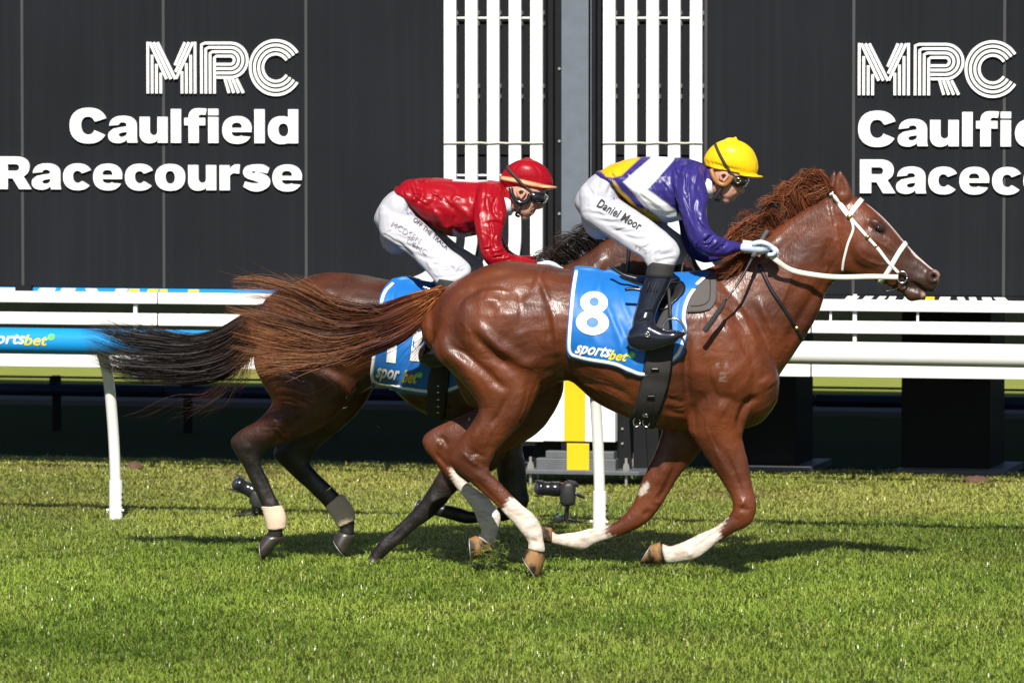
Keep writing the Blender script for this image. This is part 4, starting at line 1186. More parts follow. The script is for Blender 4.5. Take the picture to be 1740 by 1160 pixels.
tail1 = strands('tail', HORSE1, [
    [(745, 492), (700, 503), (640, 524), (575, 515), (515, 487), (455, 466), (398, 476)],
    [(744, 495), (700, 510), (640, 535), (570, 534), (500, 500), (440, 485), (398, 484)],
    [(743, 500), (700, 520), (640, 546), (570, 556), (500, 538), (450, 522), (385, 518)],
    [(741, 504), (702, 530), (645, 558), (570, 576), (500, 565), (440, 545), (390, 525)],
    [(740, 507), (704, 536), (648, 562), (575, 586), (500, 592), (440, 580), (392, 568)],
    [(739, 510), (708, 542), (655, 570), (590, 594), (520, 605), (450, 600), (395, 590)],
    [(739, 512), (710, 546), (662, 574), (600, 598), (540, 612), (470, 612), (400, 638)],
    [(738, 516), (714, 552), (672, 582), (610, 604), (560, 616), (500, 622), (425, 632)]], 4600, M['hair'], horse1, rad=.0011, jit=4, cj=8, clumps=110, seed=5,
    cols=((.24, .065, .018), (.11, .028, .010), (.042, .011, .006), (.055, .017, .008), (.23, .088, .030)), shortest=.55)
strands('tail', HORSE1, [[(740, 515), (728, 560), (700, 590), (650, 640)], [(738, 520), (730, 575), (720, 590), (690, 640)]], 70, M['hair'], horse1, rad=.0009, jit=6, cj=10, clumps=14, seed=8, cols=((.15, .05, .02), (.04, .015, .01), (.06, .02, .01)), shortest=.5, wave=4)
strands('tail', HORSE1, [[(755, 489), (735, 496), (715, 500), (690, 508)], [(748, 500), (736, 510), (722, 525), (705, 540)]], 500, M['hair'], horse1, rad=.0018, jit=2, cj=2, clumps=30, seed=9, cols=((.16, .045, .016), (.28, .09, .026), (.30, .10, .03)), shortest=.6)
# mane: blown up and back in curls
mg = []
for i, (x, y) in enumerate([(1412, 326), (1396, 336), (1378, 348), (1358, 360), (1338, 373), (1318, 387), (1298, 401), (1278, 414), (1262, 426)]):
    k = i / 8
    l = 1.0 - .35 * k
    mg.append([(x, y, .01), (x - 10 * l, y - 22 * l, .015), (x - 34 * l, y - 30 * l, .02), (x - 54 * l, y - 14 * l, .025), (x - 50 * l, y + 8 * l, .02), (x - 68 * l, y + 12 * l, .02)])
strands('mane', HORSE1, mg, 1900, M['hair'], horse1, rad=.0013, jit=2.6, cj=9, wj=.025, clumps=46, seed=12, cols=((.10, .027, .010), (.11, .030, .011), (.14, .040, .014), (.19, .058, .020)), shortest=.5, wave=7)
strands('mane', HORSE1, [[(1300, 400, .03), (1285, 402, .04), (1268, 412, .04), (1250, 424, .03), (1230, 430, .02)], [(1310, 396, .03), (1290, 392, .03), (1272, 396, .03), (1258, 410, .03), (1244, 412, .02)]], 160, M['hair'], horse1, rad=.0010, jit=5, cj=9, wj=.015, clumps=26, seed=13, cols=((.09, .026, .010), (.14, .042, .014), (.22, .07, .024)), shortest=.5, wave=4)
strands('mane', HORSE1, [[(1288, 408, .02), (1268, 412, .05), (1250, 428, .06), (1232, 445, .08), (1214, 460, .10)], [(1292, 418, .05), (1276, 430, .09), (1262, 442, .11), (1246, 455, .13), (1222, 470, .14)]], 520, M['hair'], horse1, rad=.0012, jit=3, cj=6, wj=.02, clumps=34, seed=14, cols=((.09, .025, .010), (.13, .036, .013), (.18, .052, .018)), shortest=.6, wave=4)
strands('forelock', HORSE1, [[(1418, 322, 0), (1408, 312, .01), (1394, 311, .01), (1376, 318, .01), (1360, 320, 0)], [(1422, 326, 0), (1412, 322, .01), (1398, 324, .02), (1384, 332, .02), (1372, 345, .01)]], 130, M['hair'], horse1, rad=.0013, jit=4, cj=6, wj=.02, clumps=18, seed=15, cols=((.13, .036, .013), (.2, .06, .02), (.25, .09, .03)), shortest=.5, wave=4)

strands('tail', HORSE1, [[(650, 522, .02), (560, 512, .03), (480, 480, .03), (395, 462, .03)], [(640, 560, .04), (560, 572, .05), (470, 545, .05), (380, 530, .05)], [(640, 578, .04), (560, 602, .05), (470, 600, .06), (385, 610, .06)], [(660, 575, .03), (590, 612, .04), (500, 640, .05), (410, 655, .05)]], 260, M['hair'], horse1, rad=.0008, jit=9, cj=14, wj=.04, clumps=60, seed=45, cols=((.12, .04, .015), (.16, .055, .02), (.32, .13, .045)), shortest=.5, wave=5)

# horse 2: dark bay, half a length behind on the far side
def mapx(p):
    return [(.965 * r[0] - 275, 463 + (r[1] - 442) * .965, .965 * r[2] - 275, 463 + (r[3] - 442) * .965, *r[4:]) for r in p]
H2 = {
 'trunk': [(438, 530, 440, 600, .09), (458, 502, 470, 650, .19), (497, 482, 520, 690, .245), (545, 464, 575, 690, .265), (603, 465, 615, 668, .27), (655, 474, 655, 652, .275)] + [(709, 485, 700, 690, .285), (767, 494, 748, 712, .295), (825, 490, 806, 722, .285), (878, 478, 855, 724, .25), (920, 488, 895, 714, .215), (948, 520, 930, 688, .18), (963, 558, 950, 658, .13), (971, 590, 962, 632, .09)],
 'neck': [(868, 474, 935, 650, .18), (905, 466, 985, 610, .14), (945, 455, 1030, 578, .115), (985, 436, 1068, 550, .10), (1020, 412, 1100, 530, .088), (1050, 392, 1105, 505, .082), (1075, 380, 1118, 492, .08)],
 'head': [(1085, 380, 1095, 490, .065), (1110, 384, 1098, 505, .088), (1130, 400, 1112, 515, .098), (1152, 424, 1132, 530, .095), (1172, 447, 1150, 540, .080), (1194, 474, 1170, 550, .062), (1215, 500, 1186, 555, .05), (1232, 520, 1200, 560, .046), (1244, 533, 1214, 565, .042), (1250, 545, 1230, 570, .030)],
 'near_hind': [(448, 560, 600, 570, .12, .12), (430, 610, 618, 620, .12, .13), (447, 655, 608, 655, .11, .14), (462, 684, 572, 706, .085, .15), (437, 714, 530, 735, .068, .15), (411, 729, 488, 752, .055, .15), (396, 741, 460, 762, .046, .15),
               (392, 752, 447, 772, .041, .15), (399, 768, 444, 786, .036, .15), (410, 786, 449, 800, .029, .15), (423, 813, 457, 818, .025, .15), (434, 836, 467, 840, .024, .15), (445, 861, 477, 860, .027, .15), (452, 884, 484, 882, .032, .15), (456, 901, 480, 900, .027, .15), (450, 910, 480, 913, .03, .15)],
 'far_hind': [(470, 600, 640, 610, .11, -.12), (490, 650, 636, 655, .10, -.13), (510, 690, 610, 700, .085, -.14), (508, 718, 575, 732, .07, -.15), (488, 738, 550, 752, .055, -.15), (470, 754, 536, 766, .045, -.15), (464, 772, 528, 786, .04, -.15), (478, 790, 534, 796, .034, -.15),
              (500, 811, 547, 810, .027, -.15), (520, 829, 562, 824, .025, -.15), (544, 852, 580, 843, .025, -.15), (560, 872, 596, 862, .028, -.15), (572, 888, 602, 880, .031, -.15), (578, 897, 602, 894, .027, -.15), (574, 904, 602, 908, .03, -.15)],
 'near_fore': [(800, 650, 912, 650, .085, .13), (790, 712, 872, 735, .065, .13), (765, 758, 850, 790, .055, .13), (748, 797, 800, 818, .045, .13), (722, 840, 774, 836, .036, .13), (710, 856, 750, 863, .036, .13), (700, 868, 735, 878, .032, .13), (678, 889, 708, 897, .024, .13), (652, 910, 679, 923, .023, .13),
               (640, 924, 661, 939, .028, .13), (632, 936, 652, 948, .026, .13), (628, 944, 647, 953, .028, .13)],
 'far_fore': [(835, 685, 912, 685, .08, -.13), (836, 740, 889, 745, .06, -.13), (842, 790, 893, 790, .05, -.13), (848, 830, 896, 830, .042, -.13), (850, 848, 899, 850, .04, -.13), (845, 862, 886, 874, .036, -.13), (825, 868, 850, 886, .026, -.13), (800, 868, 815, 888, .024, -.13), (782, 862, 790, 889, .03, -.13), (766, 858, 770, 884, .027, -.13), (746, 856, 744, 877, .027, -.13), (733, 853, 728, 874, .027, -.13)],
}
HOOF2 = [((449, 909, 481, 913), (442, 922, 447, 953), .15), ((574, 903, 603, 910), (567, 917, 588, 945), -.15), ((628, 943, 648, 954), (622, 954, 640, 962), .13), ((733, 850, 728, 875), (712, 848, 704, 868), -.13)]
REL2 = [([(450, 600), (480, 610), (510, 640), (540, 660)], 6, -12), ([(500, 560), (520, 590), (555, 620), (585, 640)], 6, -9), ([(505, 545), (525, 575), (560, 604), (598, 630)], 7, 9), ([(606, 520), (618, 550), (622, 590), (616, 620)], 4, 7), ([(597, 520), (606, 555), (608, 590)], 6, -6), ([(565, 510)], 11, -7),
        ([(455, 705), (470, 725), (450, 760)], 5, 5), ([(520, 700), (480, 740), (450, 765)], 6, -7), ([(420, 760)], 6, 5), ([(430, 790), (450, 830), (462, 860)], 3.5, -5), ([(735, 852)], 7, 5), ([(700, 880), (665, 920)], 3, -5), ([(560, 480), (590, 485)], 8, -4), ([(1120, 440), (1140, 460)], 6, 6), ([(1030, 430), (1000, 470)], 8, 5), ([(1045, 440), (1015, 480)], 6, -6),
        ([(690, 680), (720, 690), (745, 695)], 4, -5), ([(760, 660), (790, 680)], 5, -5)]
BY, BYD, BK = np.array((.072, .0185, .0056)), np.array((.030, .0082, .0032)), np.array((.010, .0070, .006))
def pig_bay(q, w, V):
    g = np.random.default_rng(5)
    n = sum(np.sin(V @ (g.normal(size=3) * f) + g.uniform(0, 6)) for f in (5, 8, 13, 21)) / 4
    c = BY + (BYD - BY) * np.clip(.4 + .5 * n, 0, 1)[:, None]
    def paint(a, col): nonlocal c; a = a[:, None]; c = c * (1 - a) + np.asarray(col) * a
    paint(soft_poly(q, [(380, 735), (420, 742), (455, 742), (470, 765), (520, 800), (520, 1000), (380, 1000)], 22, 2) * (w > 0), BK)
    paint(soft_poly(q, [(440, 745), (480, 735), (560, 745), (640, 780), (640, 1000), (440, 1000)], 24) * (w < 0), BK)
    paint(soft_poly(q, [(600, 760), (740, 800), (790, 830), (790, 1000), (600, 1000)], 24) * (w > 0), BK)
    paint(soft_poly(q, [(690, 800), (920, 780), (920, 920), (690, 920)], 24) * (w < 0), BK)
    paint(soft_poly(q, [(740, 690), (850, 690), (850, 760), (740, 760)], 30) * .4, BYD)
    return c


horse2, body2, skin2 = build_horse('racehorse', 'dark bay racehorse behind with black legs, tail streaming and bandaged hind fetlocks', HORSE2, H2, HOOF2, REL2, pig_bay,
    [ear(HORSE2, (1092, 384), (1096, 342), .05), ear(HORSE2, (1086, 384), (1088, 342), -.05)], [(1150, 445, .08), (1150, 445, -.08)], M['hoof_dark'], voxel=.0085,
    extra=[px_blob(HORSE2, 895, 605, 45, 85, .10, .16, 20), px_blob(HORSE2, 895, 605, 45, 85, .10, -.16, 20), px_blob(HORSE2, 540, 570, 78, 75, .10, .18), px_blob(HORSE2, 540, 570, 78, 75, .10, -.18)], wob=2)
T2 = skin2.tree()
strands('tail', HORSE2, [
    [(447, 520), (410, 540), (375, 562), (330, 575), (275, 570), (225, 560), (190, 545), (155, 530)],
    [(446, 525), (410, 550), (372, 574), (325, 586), (265, 582), (210, 575), (170, 560), (140, 566)],
    [(445, 532), (412, 562), (372, 590), (320, 602), (255, 600), (200, 594), (165, 580), (145, 575)],
    [(445, 540), (415, 575), (374, 606), (315, 618), (250, 618), (200, 612), (175, 600), (150, 590)],
    [(446, 548), (420, 590), (378, 622), (320, 634), (255, 634), (205, 626), (180, 615), (160, 610)],
    [(447, 556), (425, 602), (388, 634), (340, 646), (280, 642), (225, 640), (195, 630), (170, 615)]], 3400, M['hair'], horse2, rad=.0011, jit=4, cj=9, clumps=90, seed=21,
    cols=((.03, .012, .008), (.022, .011, .008), (.016, .010, .009), (.012, .009, .008), (.022, .013, .011)), shortest=.6)
strands('tail', HORSE2, [[(430, 570), (400, 625), (360, 660), (300, 670), (230, 690)], [(430, 575), (405, 630), (370, 670), (330, 695), (285, 690)], [(430, 580), (412, 640), (380, 660), (345, 680), (320, 700)]], 130, M['hair'], horse2, rad=.0008, jit=8, cj=14, clumps=34, seed=22, cols=((.03, .012, .008), (.02, .010, .008), (.05, .02, .014)), shortest=.45, wave=6)
mg2 = []
for i, (x, y) in enumerate([(1078, 378), (1058, 388), (1038, 400), (1018, 414), (1000, 426), (980, 438), (958, 450), (930, 462)]):
    mg2.append([(x, y, .01), (x - 10, y - 12, .02), (x - 26, y - 20, .02), (x - 40, y - 6, .03), (x - 46, y + 12, .03)])
strands('mane', HORSE2, mg2, 1300, M['hair'], horse2, rad=.0012, jit=2.6, cj=9, wj=.02, clumps=44, seed=24, cols=((.014, .009, .008), (.012, .009, .008), (.03, .016, .012)), shortest=.5, wave=5)
strands('mane', HORSE2, [[(1030, 405, .0), (1005, 392, 0), (980, 396, 0), (962, 412, 0)], [(1010, 420, 0), (985, 405, 0), (968, 400, 0), (958, 384, 0)], [(1000, 425, 0), (975, 425, 0), (960, 418, 0), (962, 395, 0)]], 60, M['hair'], horse2, rad=.0009, jit=4, cj=7, wj=.02, clumps=16, seed=25, cols=((.014, .009, .008), (.012, .009, .008), (.03, .016, .012)), shortest=.5, wave=5)

M['bandage'] = pmat('cream_bandage', (.60, .46, .33), .85, var=.12, vscale=25, bump=.5, bscale=50, stretch=(1, 1, 4))
for nm, rows in (('near', [(443, 861, 479, 859, .034, .15), (446, 868, 483, 866, .035, .15), (450, 884, 487, 881, .039, .15), (453, 899, 486, 897, .036, .15)]),
                 ('far', [(553, 861, 581, 838, .034, -.15), (557, 868, 590, 848, .035, -.15), (566, 882, 602, 866, .039, -.15), (574, 896, 604, 882, .035, -.15)])):
    v, f = loft(HORSE2, rows, k=6, n=22, cap=(.05, .05)); v = np.array(v); g = np.random.default_rng(4)
    c = v.mean(0); v = v + (v - c) * (np.sin(v[:, 2] * 420 + v[:, 0] * 60) * .025)[:, None]
    mobj('bandage', v, f, M['bandage'], horse2)

# ------------------------------------------------------------------ cloths and tack
M['cloth_blue'] = pmat('blue_saddle_cloth', (.003, .130, .45), .5, var=.06, vscale=6, bump=.2, bscale=300, sheen=.1)
M['tape_white'] = pmat('white_tape', (.80, .80, .78), .6, var=.04)
M['web'] = pmat('black_webbing', (.024, .021, .020), .75, var=.2, vscale=40, bump=.4, bscale=500)
M['leather'] = pmat('black_leather', (.009, .008, .009), .34, var=.3, vscale=20, bump=.2, coat=.4)
M['grey_pad'] = pmat('grey_pad', (.075, .066, .062), .8, var=.12, vscale=60, bump=.4, bscale=300)
M['rein_white'] = pmat('white_rubber_rein', (.66, .62, .53), .55, var=.08, vscale=30)
M['bridle_white'] = pmat('white_bridle', (.80, .78, .73), .45, var=.05, vscale=20)
M['brass'] = pmat('brass', (.62, .45, .20), .3, metal=1.0, var=.15, vscale=60)
M['steel'] = pmat('polished_steel', (.60, .60, .60), .22, metal=1.0, var=.12, vscale=30)

cl1 = thing('saddle_cloth', 'blue saddle cloth with white number 8 on the front chestnut horse', 'saddle cloth', HORSE1.P(1080, 560, .3), 'numbered saddle cloths')
LE = [(976, 457), (970, 495), (966, 540), (963, 586), (967, 606)]; BE = [(967, 606), (1001, 615), (1043, 622), (1070, 633), (1092, 640), (1118, 632), (1139, 619)]
RE = [(1208, 465), (1182, 492), (1170, 515), (1165.5, 540), (1168, 562), (1159, 600), (1139, 619)]; TE = [(976, 457), (1007, 459), (1023, 464), (1037, 462), (1052, 468), (1089, 474), (1140, 468), (1208, 465)]
gr = coons(TE, BE, LE, RE, 70, 52)
folds1 = [([(1036, 470), (1018, 490), (1012, 500)], 5, 7), ([(1040, 478), (1052, 505), (1068, 540)], 5, 6), ([(1000, 478), (988, 500), (990, 520)], 5, 5), ([(1030, 520), (1048, 560), (1060, 600), (1066, 630)], 6, 9), ([(1048, 545), (1068, 580), (1080, 610)], 5, -6), ([(1000, 560), (1020, 590)], 6, 4), ([(985, 600), (1010, 590)], 6, 4), ([(1160, 490), (1150, 530), (1150, 570)], 6, 6), ([(1010, 470), (1022, 500)], 5, 5), ([(1070, 480), (1062, 510)], 7, 5), ([(1075, 555), (1050, 600)], 6, 5)]
c1o = drape_sheet('cloth', T1, gr, HORSE1, M['cloth_blue'], cl1, lift=.014, folds=folds1)
TC1 = tree_of(c1o)
inset = lambda p, dx, dy: [(x + dx, y + dy) for x, y in p]
edge = [(979.5, 460), (974, 495), (970, 540), (967, 586), (970, 601), (980, 606), (1001, 611), (1043, 618), (1070, 629), (1092, 636), (1118, 628), (1136, 615), (1154, 598), (1164, 562), (1161.5, 540), (1166, 515), (1178, 493), (1203, 468)]
drape_strap('border', TC1, edge, .019, M['tape_white'], cl1, lift=.0035, thick=.0012, k=8, fr=HORSE1, both=True)
def ell(cx, cy, rx, ry, n=36): return [(cx + rx * math.cos(t), cy + ry * math.sin(t)) for t in np.linspace(0, 2 * math.pi, n, endpoint=False)]
_up, _lo = [(.5, .745, .375, .255), (.5, .285, .45, .285)]
_o8 = [p for p in ell(*_lo, 60) if ((p[0] - .5) / .375) ** 2 + ((p[1] - .745) / .255) ** 2 > 1]
_o8 = sorted(_o8, key=lambda p: (math.atan2(p[1] - .285, p[0] - .5) - math.pi / 2) % (2 * math.pi)) + sorted([p for p in ell(*_up, 50) if ((p[0] - .5) / .45) ** 2 + ((p[1] - .285) / .285) ** 2 > 1], key=lambda p: (math.atan2(p[1] - .745, p[0] - .5) + math.pi / 2) % (2 * math.pi))
EIGHT = [_o8, ell(.5, .76, .13, .10, 20), ell(.5, .285, .165, .115, 20)]
ONE = [[(.35, 0), (1, 0), (1, 1), (.45, 1), (0, .8), (0, .62), (.35, .72)]]
drape_text('number', TC1, EIGHT, (977, 567), (56, 4), (6, -74), M['letter_white'], cl1, offset=.05, lift=.004)
drape_text('lettering', TC1, 'sports', (974, 606), (60, 8), (7, -24), M['letter_white'], cl1, offset=.028, shear=.28, lift=.0035, spacing=1.03)
drape_text('lettering', TC1, 'bet', (1033, 611), (32, 3.6), (4, -17), M['letter_yellow'], cl1, offset=.028, shear=.28, lift=.0035, spacing=1.03)


def badge(tree, px, py, r, parent):
    pts = []
    for k in range(18):
        a = k / 18 * 6.2832; h, n = cast(tree, px + r * math.cos(a), py + r * math.sin(a))
        if h is None: return
        pts.append(h - n * 0 + (EYE - h) / np.linalg.norm(EYE - h) * .0036)
    mobj('tick_badge', pts, [tuple(range(18))], M['letter_green'], parent, smooth=False)
    b = MB()
    for (x0, y0), (x1, y1) in (((-.5, 0), (-.1, .4)), ((-.1, .4), (.55, -.4))):
        p = [cast(tree, px + r * x, py + r * y)[0] for x, y in ((x0, y0), (x1, y1))]
        p = [h + (EYE - h) / np.linalg.norm(EYE - h) * .006 for h in p]; b.tube(p, .0022, 5)
    b.build('tick', M['letter_white'], parent)


badge(TC1, 1074, 603, 6, cl1)

cl2 = thing('saddle_cloth', 'blue saddle cloth with a white numeral half hidden by the chestnut tail', 'saddle cloth', HORSE2.P(700, 560, .3), 'numbered saddle cloths')
gr2 = coons([(666, 478), (690, 474), (715, 482), (760, 488), (800, 488), (850, 484)], [(630, 652), (668, 659), (681, 662), (720, 668), (755, 668), (800, 650)], [(666, 478), (648, 500), (640, 540), (632, 600), (630, 652)], [(850, 484), (830, 520), (828, 560), (826, 600), (800, 650)], 60, 46)
c2o = drape_sheet('cloth', T2, gr2, HORSE2, M['cloth_blue'], cl2, lift=.016, folds=[([(668, 515), (668, 500), (690, 486), (705, 484)], 5, 10), ([(715, 560), (700, 600), (688, 660)], 6, 14), ([(705, 565), (690, 610), (678, 655)], 4, -8), ([(650, 560), (660, 600)], 7, 5)])
TC2 = tree_of(c2o)
drape_strap('border', TC2, [(668, 481), (652, 500), (644, 540), (636, 600), (634, 648), (668, 655), (681, 658), (720, 664), (755, 664), (798, 648)], .018, M['tape_white'], cl2, lift=.0035, thick=.0012, k=8, fr=HORSE2, both=True)
drape_text('number', TC2, ONE, (648, 614), (24, 3), (6, -76), M['letter_white'], cl2, offset=.06, lift=.004)
drape_text('number', TC2, ONE, (688, 612), (24, 2), (10, -76), M['letter_white'], cl2, offset=.06, lift=.004)
drape_text('lettering', TC2, 'spor', (637, 648), (40, 6), (3, -24), M['letter_white'], cl2, offset=.028, shear=.28, lift=.0035, spacing=1.03)
drape_text('lettering', TC2, 'bet', (682, 650), (26, 2), (4, -22), M['letter_yellow'], cl2, offset=.028, shear=.28, lift=.0035, spacing=1.03)
badge(TC2, 713, 637, 5.5, cl2)


def lump(name, fr, rows, mat, parent, k=4, n=16, cap=(.3, .3), ex=1.0):
    v, f = loft(fr, rows, k=k, n=n, cap=cap, ex=ex); return mobj(name, v, f, mat, parent)


# saddles, girths, stirrups
sd1 = thing('racing_saddle', 'small black racing saddle with broad girth on the chestnut horse', 'saddle', HORSE1.P(1130, 480, .25), 'racing saddles')
lump('seat', HORSE1, [(1040, 462, 1046, 470, .03), (1060, 466, 1062, 480, .10), (1090, 474, 1090, 488, .15), (1130, 472, 1130, 490, .17), (1158, 468, 1160, 486, .13), (1172, 468, 1172, 478, .06)], M['leather'], sd1)
gr = coons([(1098, 486), (1160, 482)], [(1100, 520), (1128, 530), (1152, 510)], [(1098, 486), (1098, 520)], [(1160, 482), (1164, 492), (1152, 510)], 16, 12)
TB1 = tree_of(c1o, body1)
drape_sheet('flap', TB1, gr, HORSE1, M['leather'], sd1, lift=.016, top_w=.08)
gr = coons([(1178, 468), (1216, 466)], [(1168, 532), (1190, 531), (1206, 527)], [(1178, 468), (1170, 500), (1168, 532)], [(1216, 466), (1217, 495), (1215, 515), (1206, 527)], 18, 16)
pad = drape_sheet('pad', T1, gr, HORSE1, M['grey_pad'], sd1, lift=.012, thick=.009)
drape_strap('pad_trim', tree_of(pad), [(1173, 520), (1190, 519), (1204, 512), (1207, 490), (1206, 474)], .006, M['web'], sd1, lift=.0, thick=.003)
girth1 = drape_strap('girth', TB1, [(1136, 492), (1133, 520), (1128, 550), (1121, 597), (1115, 640), (1105, 680), (1093, 716), (1091, 724)], .11, M['web'], sd1, lift=.007, thick=.006, k=7, fr=HORSE1, both=True, widths=[.05, .055, .06, .13, .137, .137, .13, .125])
TG1 = tree_of(girth1)
for px, py in ((1112, 627), (1105, 673)):
    drape_strap('girth_loop', TG1, [(px - 6, py), (px + 8, py)], .013, M['leather'], sd1, lift=.003, thick=.005)
for px, py, w_ in ((1096, 705, .014),):
    drape_strap('buckle', TG1, [(px - 3, py), (px + 5, py - 1)], .022, M['steel'], sd1, lift=.004, thick=.004)
for x in (1082, 1098):
    c = HORSE1.P(x, 717, .14); b = MB(); b.tube([c + HORSE1.a * .017 * math.cos(a) + np.array((0, 0, .022 * math.sin(a))) for a in np.linspace(0, 6.28, 16)], .003, 6); b.build('buckle', M['steel'], sd1, smooth=True)
# stirrup leather and iron, worn by the near foot
WS = .40
b = MB(); p = [HORSE1.P(x, y, w) for x, y, w in ((1136, 490, .31), (1138, 515, .345), (1140, 540, .375))]
v, f = tube_mesh(spline(p, 5), .008, 6); b.add(v, f); b.build('stirrup_leather', M['web'], sd1, smooth=True)
b = MB(); b.tube(spline([HORSE1.P(x, y, WS - .03 + .0 * i) for i, (x, y) in enumerate([(1126, 563), (1128, 552), (1135, 543), (1146, 541), (1156, 546), (1163, 557), (1164, 566), (1158, 571)])], 5), .0065, 8); b.build('stirrup_iron', M['steel'], sd1, smooth=True)
b = MB(); b.tube([HORSE1.P(1158, 571, WS - .03), HORSE1.P(1126, 580, WS - .03)], .007, 8); b.build('stirrup_tread', M['steel'], sd1, smooth=True)
for pts, w0 in (([(1037, 450.5), (1048, 460), (1062, 468), (1085, 474)], .20), ([(1062, 492), (1076, 491), (1090, 493)], .33)):
    b = MB(); b.tube(spline([HORSE1.P(x, y, w0) for x, y in pts], 5), .0085, 8); b.build('strap_end', M['leather'], sd1, smooth=True)

sd2 = thing('racing_saddle', 'small black racing saddle with girth on the dark bay horse', 'saddle', HORSE2.P(760, 490, .2), 'racing saddles')
lump('seat', HORSE2, [(722, 486, 724, 492, .05), (750, 480, 752, 496, .13), (790, 482, 790, 500, .16), (830, 478, 830, 498, .12), (846, 478, 846, 490, .05)], M['leather'], sd2)
TB2 = tree_of(c2o, body2)
girth2 = drape_strap('girth', TB2, [(775, 500), (762, 560), (752, 610), (745, 650), (741, 690), (742, 714)], .10, M['web'], sd2, lift=.008, thick=.006, k=6, fr=HORSE2, both=True, widths=[.06, .06, .09, .105, .105, .1])
for py in (655, 666, 678, 690, 700): drape_strap('girth_loop', tree_of(girth2), [(743, py), (747, py)], .008, M['steel'], sd2, lift=.003, thick=.003)
b = MB(); b.tube(spline([HORSE2.P(x, y, .22) for x, y in ((718, 487), (730, 491), (742, 494))], 4), .008, 6); b.build('strap_end', M['steel'], sd2, smooth=True)
gr = coons([(748, 632), (762, 630)], [(752, 662), (757, 668), (770, 648)], [(748, 632), (748, 650), (752, 662)], [(762, 630), (768, 640), (770, 648)], 8, 8)
drape_sheet('pad', T2, gr, HORSE2, M['tape_white'], sd2, lift=.012, mirror=False)

# bridle of the chestnut
br = thing('bridle', 'white bridle with white reins on the chestnut horse head', 'bridle', HORSE1.P(1480, 400, .1), 'bridles')
dS = lambda nm, pts, w_, mat='bridle_white', **kw: drape_strap(nm, T1, pts, w_, M[mat], br, lift=.003, thick=.005, k=7, fr=HORSE1, both=True, **kw)
dS('headpiece', [(1414, 327), (1420, 337), (1428, 348), (1436, 359), (1444, 369)], .028)
dS('cheekpiece', [(1445, 370), (1458, 385), (1473, 402), (1490, 421), (1508, 444), (1527, 464)], .017)
dS('browband', [(1444, 366), (1450, 357), (1457, 348), (1464, 339), (1467, 335.5)], .028)
dS('noseband', [(1540, 412), (1533, 421), (1525, 433), (1512, 456), (1503, 470), (1494, 480)], .026)
dS('throat_lash', [(1446, 372), (1450, 390), (1441, 414), (1435, 437), (1431, 460)], .013)
for px, py, r_ in ((1444, 369, .014), (1474, 403, .012), (1488, 418, .009)):
    h, n = cast(T1, px, py); v, f = blob(h + n * .008, (HORSE1.a * r_, np.array((0, 0, r_)), HORSE1.n * r_ * .6), 12); mobj('buckle', v, f, M['brass'], br)
h, n = cast(T1, 1530, 466)
BIT = h
c = HORSE1.P(1533, 471, .075)
b = MB(); b.tube([c + HORSE1.a * .024 * math.cos(a) + np.array((0, 0, .028 * math.sin(a))) for a in np.linspace(0, 6.2832, 24)], .0045, 8); b.build('bit_ring', M['steel'], br, smooth=True)
b = MB(); b.tube(spline([HORSE1.P(x, y, .06) for x, y in ((1498, 484), (1505, 494), (1520, 492), (1538, 483), (1542, 478))], 5), .004, 6); b.build('lip_strap', M['leather'], br, smooth=True)
rein = spline([HORSE1.P(*r) for r in ((1262, 412, .10), (1290, 418, .16), (1316, 440, .20), (1345, 459, .17), (1390, 468, .145), (1430, 471, .125), (1480, 470, .105), (1526, 471, .085))], 8)
t_ = np.gradient(rein, axis=0); t_ /= np.linalg.norm(t_, axis=1)[:, None]; up = np.cross(HORSE1.n, t_)
up /= np.linalg.norm(up, axis=1)[:, None]
v, f = [], []
for i in range(len(rein)):
    for a in np.arange(8) / 8 * 6.2832: v.append(rein[i] + up[i] * .013 * math.cos(a) + HORSE1.n * .0055 * math.sin(a))
for i in range(len(rein) - 1): f += [(i * 8 + j, i * 8 + (j + 1) % 8, (i + 1) * 8 + (j + 1) % 8, (i + 1) * 8 + j) for j in range(8)]
mobj('rein', v, f, M['rein_white'], br)
vm = np.array(v); wv = (vm - HORSE1.o) @ HORSE1.n; mobj('rein', vm - 2 * wv[:, None] * HORSE1.n, f, M['rein_white'], br)
bp = thing('breastplate', 'thin black breastplate strap with a brass buckle on the chestnut neck', 'strap', HORSE1.P(1330, 520, .15))
drape_strap('strap', T1, [(1290, 450), (1309, 490), (1329, 520), (1350, 553), (1359, 569), (1366, 580)], .021, M['leather'], bp, lift=.002, thick=.004, k=7, fr=HORSE1, both=True)
h, n = cast(T1, 1353, 557); v, f = blob(h + n * .006, (HORSE1.a * .012, np.array((0, 0, .012)), HORSE1.n * .006), 10); mobj('buckle', v, f, M['brass'], bp)

b2 = thing('bridle', 'dark bridle strap on the bay neck behind the rider thigh', 'bridle', HORSE2.P(1110, 440, .1), 'bridles')
drape_strap('cheekpiece', T2, [(1098, 388), (1112, 420), (1130, 455), (1150, 490)], .016, M['leather'], b2, lift=.003, thick=.004, fr=HORSE2, both=True)
drape_strap('throat_lash', T2, [(1070, 396), (1069, 420), (1067, 445), (1064, 470)], .02, M['leather'], b2, lift=.003, thick=.004, fr=HORSE2, both=True)

